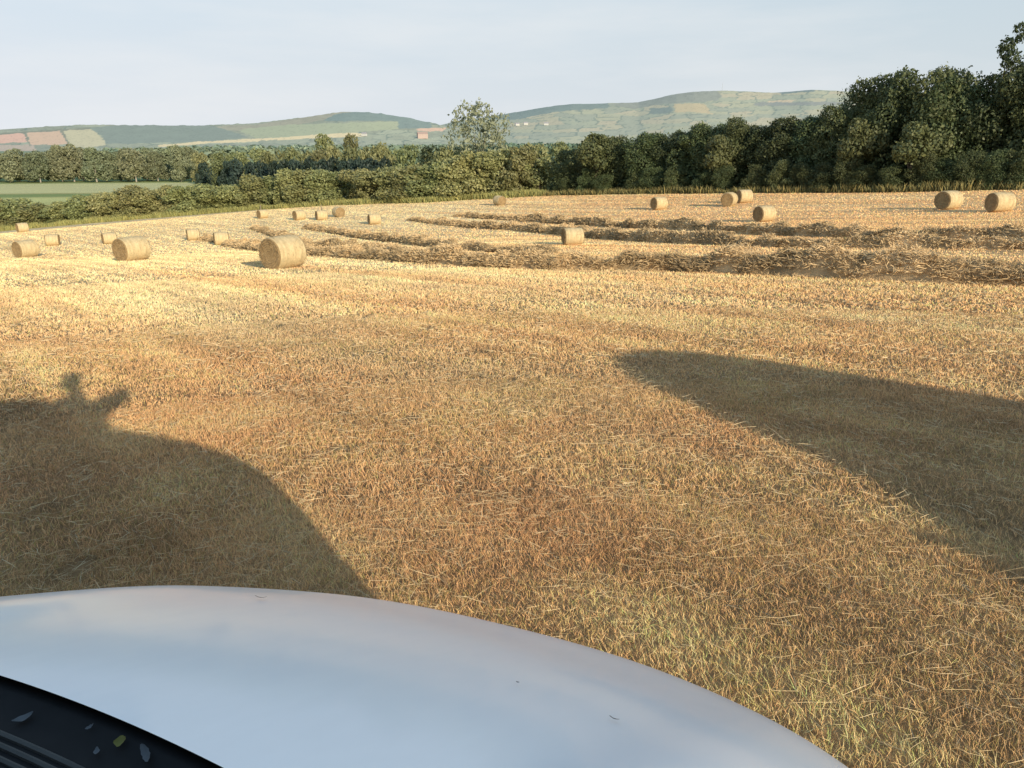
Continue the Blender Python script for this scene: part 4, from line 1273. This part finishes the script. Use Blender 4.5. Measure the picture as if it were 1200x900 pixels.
def seat_van(root, nose_x, nose_y, heading, scale=1.0):
    """put the van's nose over a ground point, nose turned heading to the right, tilted with the slope"""
    hdv = np.array([math.sin(heading), math.cos(heading)]); rg = np.array([hdv[1], -hdv[0]])
    c = np.array([nose_x, nose_y]) - hdv * 2.1 * scale
    f = c + hdv * 1.35 * scale; bk = c - hdv * 1.35 * scale; l = c - rg * .85 * scale; r = c + rg * .85 * scale
    fz, bz, lz, rz = [gz1(*q) for q in (f, bk, l, r)]
    fwd = Vector((hdv[0] * 2.7 * scale, hdv[1] * 2.7 * scale, fz - bz)).normalized()
    rgt = Vector((rg[0] * 1.7 * scale, rg[1] * 1.7 * scale, rz - lz)); rgt = (rgt - fwd * rgt.dot(fwd)).normalized()
    up = rgt.cross(fwd)
    o = Vector((c[0], c[1], (fz + bz) / 2)) + fwd * 2.1 * scale
    M = Matrix(((rgt.x, fwd.x, up.x, o.x), (rgt.y, fwd.y, up.y, o.y), (rgt.z, fwd.z, up.z, o.z), (0, 0, 0, 1)))
    root.matrix_world = M @ Matrix.Scale(scale, 4)
    return M @ Matrix.Scale(scale, 4)


HEAD = .478
van = make_van('white van bonnet in the foreground, dusty, with black scuttle and windscreen at the lower left')
VM = seat_van(van, .078, 1.395, HEAD)

# ------------------------------------------------------------------ a small car parked beside the van, just out of shot: it throws the rounded shadow on the right
def make_car():
    root = empty('car')
    tag(root, 'small white rounded hatchback parked side on, just out of shot to the right', 'car')
    # side profile (distance from the nose, height) traced over the roof
    pr = np.array([(.02, .42), (.0, .50), (.10, .57), (.45, .65), (.80, .72), (1.06, .78), (1.22, .86), (1.42, 1.0), (1.62, 1.22), (1.90, 1.47), (2.25, 1.67), (2.60, 1.78), (2.95, 1.82), (3.35, 1.81), (3.75, 1.70), (4.05, 1.50), (4.22, 1.25), (4.32, 1.0), (4.38, .78), (4.38, .50), (4.34, .36)])
    pr[:, 0] = np.interp(pr[:, 0], [0, 1.42, 5], [.50, 1.42, 5])
    w_ = np.linspace(-1, 1, 17)
    hw = np.where(pr[:, 1] < .95, .83, .83 - .22 * smooth(.95, 1.75, pr[:, 1]))
    end = np.minimum(np.arange(len(pr)), np.arange(len(pr))[::-1])
    hw = hw - np.where(end < 3, (.12, .05, .02, 0, 0)[0] * (1 - end / 3.0), 0)
    P = np.stack([np.broadcast_to(pr[:, None, 0], (len(pr), 17)), hw[:, None] * w_, pr[:, None, 1] - .035 * np.abs(w_) ** 4], -1)
    P[..., 0] += .10 * np.abs(w_) ** 3 * np.where(pr[:, 0] < 1.1, 1, np.where(pr[:, 0] > 3.9, -1, 0))[:, None]
    V = [tuple(q) for q in P.reshape(-1, 3)]
    idx = np.arange(len(pr) * 17).reshape(len(pr), 17)
    bm_ = bmesh.new(); vs = [bm_.verts.new(q) for q in V]
    for a_ in range(len(pr) - 1):
        for b_ in range(16): bm_.faces.new([vs[idx[a_, b_]], vs[idx[a_, b_ + 1]], vs[idx[a_ + 1, b_ + 1]], vs[idx[a_ + 1, b_]]])
    for e_ in (0, 16):
        ring = [vs[idx[a_, e_]] for a_ in range(len(pr))]
        mid = [bm_.verts.new((q.co.x, q.co.y + (.02 if e_ else -.02) * (q.co.z < .95), min(q.co.z, .36))) for q in ring]
        for a_ in range(len(pr) - 1): bm_.faces.new([ring[a_], ring[a_ + 1], mid[a_ + 1], mid[a_]])
    bmesh.ops.recalc_face_normals(bm_, faces=bm_.faces)
    me = bpy.data.meshes.new('body'); bm_.to_mesh(me); bm_.free()
    me.polygons.foreach_set('use_smooth', np.ones(len(me.polygons), bool)); me.set_sharp_from_angle(angle=R(40))
    link('body', me, M_PAINT, root)
    def patch(nm, i0, i1, k0, k1, off):
        q = P[i0:i1 + 1, k0:k1 + 1].copy(); n_ = np.array([-.7, 0, .7]) if i0 < 10 else np.array([.7, 0, .5]); q += n_ * off
        link(nm, grid_mesh(nm, q), M_GLASS, root)
    patch('windscreen', 7, 9, 2, 14, .012); patch('rear_window', 15, 17, 3, 13, .012)
    for sg in (-1, 1):
        G = []
        for x_ in np.linspace(1.75, 3.75, 9):
            zt = np.interp(x_, pr[:, 0][1:18], pr[:, 1][1:18]) - .14
            G.append([(x_, sg * (.838 - .22 * float(smooth(.95, 1.75, np.array(z_)))), z_) for z_ in np.linspace(1.0, max(1.02, zt), 5)])
        link('side_window', grid_mesh('side_window', np.array(G)), M_GLASS, root)
        for x_ in (1.12, 3.5):
            wy = MB().lathe([(.18, -.09), (.27, -.10), (.30, -.06), (.30, .06), (.27, .10), (.18, .09)], 'Y', (x_, sg * .75, .30)).build('wheel', M_RUB, root)
            MB().lathe([(.005, .07), (.15, .06), (.18, .09), (.18, -.09)], 'Y', (x_, sg * .75, .30), 28).build('rim', M_RIM, wy)
        MB().box((.62, sg * .60, .56), (.14, .26, .10), None, .03).build('headlight', M_LAMP, root)
        MB().box((4.35, sg * .66, .86), (.06, .16, .22), None, .02).build('tail_light', M_RED, root)
        MB().box((1.55, sg * .92, 1.02), (.10, .17, .12), None, .03).build('mirror', M_BLACK, root)
        MB().box((2.45, sg * .845, .86), (.15, .03, .03), None, .01).build('door_handle', M_BLACK, root)
    MB().box((.53, 0, .42), (.14, 1.5, .18), None, .04).build('bumper', M_BLACK, root)
    MB().box((4.36, 0, .44), (.14, 1.5, .18), None, .04).build('bumper', M_BLACK, root)
    return root


car = make_car()
TH = np.array([TRAVEL.x, TRAVEL.y]); TH /= np.linalg.norm(TH); RH = np.array([TH[1], -TH[0]])


def place_car(r0, back):
    def at(r_, b_): return RH * r_ - TH * b_
    n_ = at(r0, back); e_ = at(r0 + 4.0, back); l_ = at(r0 + 2, back - .8); r_ = at(r0 + 2, back + .8)
    X_ = Vector((e_[0] - n_[0], e_[1] - n_[1], gz1(*e_) - gz1(*n_))).normalized()
    Y_ = Vector((l_[0] - r_[0], l_[1] - r_[1], gz1(*l_) - gz1(*r_))); Y_ = (Y_ - X_ * Y_.dot(X_)).normalized()
    Z_ = X_.cross(Y_)
    car.matrix_world = Matrix(((X_.x, Y_.x, Z_.x, n_[0]), (X_.y, Y_.y, Z_.y, n_[1]), (X_.z, Y_.z, Z_.z, gz1(*n_)), (0, 0, 0, 1)))


place_car(3.52, 1.35)

# ------------------------------------------------------------------ small debris lying on the van
from mathutils.bvhtree import BVHTree
bpy.context.view_layer.update()


def van_hit(px, py):
    o_ = Vector((0, 0, HC)); d_ = Vector(ray(px, py)).normalized(); best = None
    for ob in van.children:
        if ob.type != 'MESH' or ob.name.split('.')[0] not in ('bonnet', 'scuttle', 'fender', 'windscreen'): continue
        me = ob.data; Mw = VM
        bt = BVHTree.FromPolygons([Mw @ v.co for v in me.vertices], [tuple(p.vertices) for p in me.polygons])
        h = bt.ray_cast(o_, d_)
        if h[0] is not None and (best is None or h[3] < best[2]): best = (h[0], h[1] if h[1].dot(d_) < 0 else -h[1], h[3])
    return best


def leaf_mesh(seed, ln, wd, curl):
    q = np.random.default_rng(seed)
    n_, m_ = 9, 5; P = np.zeros((n_, m_, 3))
    for i, a in enumerate(np.linspace(0, 1, n_)):
        w_ = wd * math.sin(math.pi * min(1, a * .93 + .03)) ** .8 * (1 + .15 * q.normal())
        for j, b_ in enumerate(np.linspace(-1, 1, m_)):
            P[i, j] = ((a - .5) * ln, b_ * w_ / 2, curl * ((a - .5) ** 2 * 2 + .35 * abs(b_) * wd / ln) * ln + .002)
    return P


M_DEAD = plain('dead_leaf', (.07, .05, .035), .8, .2, var=.4, scale=60)
M_YEL = plain('yellow_leaf', (.17, .15, .03), .7, .3, var=.3, scale=60)
M_GREYL = plain('grey_leaf', (.11, .112, .112), .8, .2, var=.3, scale=60)
M_PALEL = plain('bleached_straw', (.70, .62, .48), .8, .2, var=.2, scale=60)
for px, py, ln, wd, mt_, rz, lab, nm, cat in [
        (305, 703, .022, .005, M_DEAD, .1, 'small dark dead leaf on the front of the white bonnet', 'dead_leaf', 'leaf'),
        (116, 689, .016, .007, M_DEAD, .5, 'tiny dark leaf scrap at the front left rim of the bonnet', 'leaf_scrap', 'leaf'),
        (719, 846, .014, .004, M_DEAD, -.1, 'dark brown seed husk on the right half of the bonnet', 'seed_husk', 'seed'),
        (606, 803, .005, .004, M_DEAD, .0, 'tiny black speck in the middle of the bonnet', 'grit_speck', 'debris'),
        (28, 846, .020, .011, M_GREYL, .2, 'pale grey crumpled leaf on the black scuttle at the far left', 'crumpled_leaf', 'leaf'),
        (144, 871, .013, .011, M_YEL, .7, 'yellow green leaf on the black scuttle', 'yellow_leaf', 'leaf'),
        (108, 854, .009, .004, M_GREYL, 1.1, 'small curled grey leaf left of the yellow leaf on the scuttle', 'curled_leaf', 'leaf'),
        (114, 885, .012, .005, M_GREYL, 1.4, 'upright whitish leaf fragment below the yellow leaf', 'leaf_fragment', 'leaf'),
        (174, 886, .024, .009, M_GREYL, -.3, 'grey withered leaf right of the yellow leaf on the scuttle', 'withered_leaf', 'leaf')]:
    h = van_hit(px, py)
    if h is None: continue
    ob = link(nm, grid_mesh(nm, leaf_mesh(int(px), ln, wd, .25)), mt_)
    qz = h[1].to_track_quat('Z', 'Y').to_matrix().to_4x4()
    ob.matrix_world = Matrix.Translation(h[0] + h[1] * .002) @ qz @ Matrix.Rotation(rz, 4, 'Z')
    tag(ob, lab, cat)

# ------------------------------------------------------------------ the photographer standing on the van's side step, just behind the camera
M_SKIN = plain('skin', (.50, .32, .24), .55, .35, var=.08, scale=30)
M_SHIRT = plain('shirt_cotton', (.10, .14, .22), .85, .1, var=.15, scale=40, bump=.2)
M_TROUS = plain('denim', (.06, .075, .11), .9, .1, var=.2, scale=60, bump=.2)
M_SHOE = plain('shoe_leather', (.05, .035, .025), .6, .3, var=.2)
M_HAIR = plain('hair', (.05, .032, .02), .7, .3, var=.4, scale=80)


def skin_mesh(name, joints, edges, mat, parent=None, sub=2):
    keys = list(joints); me = bpy.data.meshes.new(name)
    me.from_pydata([joints[k][0] for k in keys], [(keys.index(a), keys.index(b)) for a, b in edges], [])
    o = link(name, me, mat, parent)
    md = o.modifiers.new('Skin', 'SKIN'); md.use_smooth_shade = True
    lay = me.skin_vertices[0] if me.skin_vertices else None
    if lay is None:
        bm_ = bmesh.new(); bm_.from_mesh(me); bm_.verts.layers.skin.verify(); bm_.to_mesh(me); bm_.free(); lay = me.skin_vertices[0]
    for i, k in enumerate(keys):
        r_ = joints[k][1]; r_ = r_ if isinstance(r_, tuple) else (r_, r_)
        lay.data[i].radius = r_; lay.data[i].use_root = (i == 0)
    sb_ = o.modifiers.new('Subdivision', 'SUBSURF'); sb_.levels = sub; sb_.render_levels = sub
    return o


ST = VM @ Vector((.95, -1.72, .357))                # top of the right side step
px_, py_, pz_ = ST
per = empty('person', ST); per.rotation_euler = (0, 0, 0)
tag(per, 'person on the van side step holding up a phone, seen only as a shadow', 'person')


def L_(x, y, z): return (x - px_, y - py_, z - pz_)


hx, hy, hzz = -.22, -.43, 2.20
J = {'pelvis': (L_(.10, -.56, pz_ + .93), (.15, .11)), 'spine': (L_(.06, -.55, pz_ + 1.15), (.14, .105)), 'chest': (L_(-.02, -.50, pz_ + 1.36), (.165, .115)),
     'neck': (L_(-.13, -.45, hzz - .17), .066), 'jaw': (L_(hx, hy + .01, hzz - .085), (.068, .085)), 'head': (L_(hx, hy, hzz + .01), (.090, .108)), 'crown': (L_(hx, hy - .01, hzz + .085), (.058, .072)),
     'nose': (L_(hx, hy + .115, hzz - .02), .014)}
E_ = [('pelvis', 'spine'), ('spine', 'chest'), ('chest', 'neck'), ('neck', 'jaw'), ('jaw', 'head'), ('head', 'crown'), ('head', 'nose')]
for sg, n_ in ((-1, 'l'), (1, 'r')):
    J['hip' + n_] = (L_(.06 + sg * .10, -.56, pz_ + .88), .085); J['knee' + n_] = (L_(.06 + sg * .11, -.53, pz_ + .48), .058)
    J['ankle' + n_] = (L_(.06 + sg * .11, -.56, pz_ + .08), .042); J['toe' + n_] = (L_(.06 + sg * .13, -.40, pz_ + .035), .036)
    J['sho' + n_] = (L_(-.06 + sg * .19, -.47, pz_ + 1.47), .072); J['elb' + n_] = (L_((.36 if sg > 0 else -.46), -.31, (2.07 if sg > 0 else 1.92)), .075)
    J['wri' + n_] = (L_(.0 + sg * .15, -.14, 1.84), .040); J['palm' + n_] = (L_(sg * .105, -.09, 1.865), (.036, .022))
    J['ear' + n_] = (L_(hx + sg * .088, hy - .01, hzz - .01), .016)
    E_ += [('pelvis', 'hip' + n_), ('hip' + n_, 'knee' + n_), ('knee' + n_, 'ankle' + n_), ('ankle' + n_, 'toe' + n_), ('chest', 'sho' + n_), ('sho' + n_, 'elb' + n_), ('elb' + n_, 'wri' + n_), ('wri' + n_, 'palm' + n_), ('head', 'ear' + n_)]
    for k, (dz, ln) in enumerate(((.036, .9), (.013, 1.0), (-.011, .95), (-.033, .75))):
        a, b_ = f'f{k}a{n_}', f'f{k}b{n_}'
        J[a] = (L_(sg * (.10 - .010), -.062, 1.875 + dz), .0095); J[b_] = (L_(sg * (.10 - .032 * ln), -.050, 1.885 + dz * .9), .0085)
        c_ = f'f{k}c{n_}'; J[c_] = (L_(sg * (.10 - .055 * ln), -.046, 1.89 + dz * .85), .0075)
        E_ += [('palm' + n_, a), (a, b_), (b_, c_)]
    J['th1' + n_] = (L_(sg * .088, -.085, 1.905), .012); J['th2' + n_] = (L_(sg * .06, -.075, 1.915), .010)
    E_ += [('palm' + n_, 'th1' + n_), ('th1' + n_, 'th2' + n_)]
skin_mesh('body', J, E_, M_SKIN, per)
up_ = lambda k, f=1.14: (J[k][0], tuple(v * f for v in J[k][1]) if isinstance(J[k][1], tuple) else J[k][1] * f)
JS = {k: up_(k, 1.18) for k in ('pelvis', 'spine', 'chest', 'shol', 'shor', 'elbl', 'elbr', 'wril', 'wrir')}
JS['col'] = (L_(-.10, -.46, hzz - .225), .075)
skin_mesh('shirt', JS, [('pelvis', 'spine'), ('spine', 'chest'), ('chest', 'col'), ('chest', 'shol'), ('chest', 'shor'), ('shol', 'elbl'), ('shor', 'elbr'), ('elbl', 'wril'), ('elbr', 'wrir')], M_SHIRT, per)
JT = {k: up_(k, 1.22) for k in ('pelvis', 'hipl', 'hipr', 'kneel', 'kneer', 'anklel', 'ankler')}
skin_mesh('trousers', JT, [('pelvis', 'hipl'), ('pelvis', 'hipr'), ('hipl', 'kneel'), ('hipr', 'kneer'), ('kneel', 'anklel'), ('kneer', 'ankler')], M_TROUS, per)
for n_ in 'lr':
    skin_mesh('shoe', {'a': up_('ankle' + n_, 1.25), 't': up_('toe' + n_, 1.3)}, [('a', 't')], M_SHOE, per)
skin_mesh('hair', {'h': (L_(hx, hy - .022, hzz + .045), (.102, .115)), 'c': (L_(hx, hy - .012, hzz + .095), (.066, .082)), 'b': (L_(hx, hy - .06, hzz - .02), (.066, .05))}, [('h', 'c'), ('h', 'b')], M_HAIR, per)
ph = empty('mobile_phone', (0, -.035, 1.895)); tag(ph, 'black mobile phone held level in both hands at the camera position', 'phone')
MB().box((0, 0, 0), (.155, .008, .075), None, .003).build('case', M_BLACK, ph)
MB().box((0, -.0052, 0), (.146, .0012, .066)).build('screen', M_GLASS, ph)
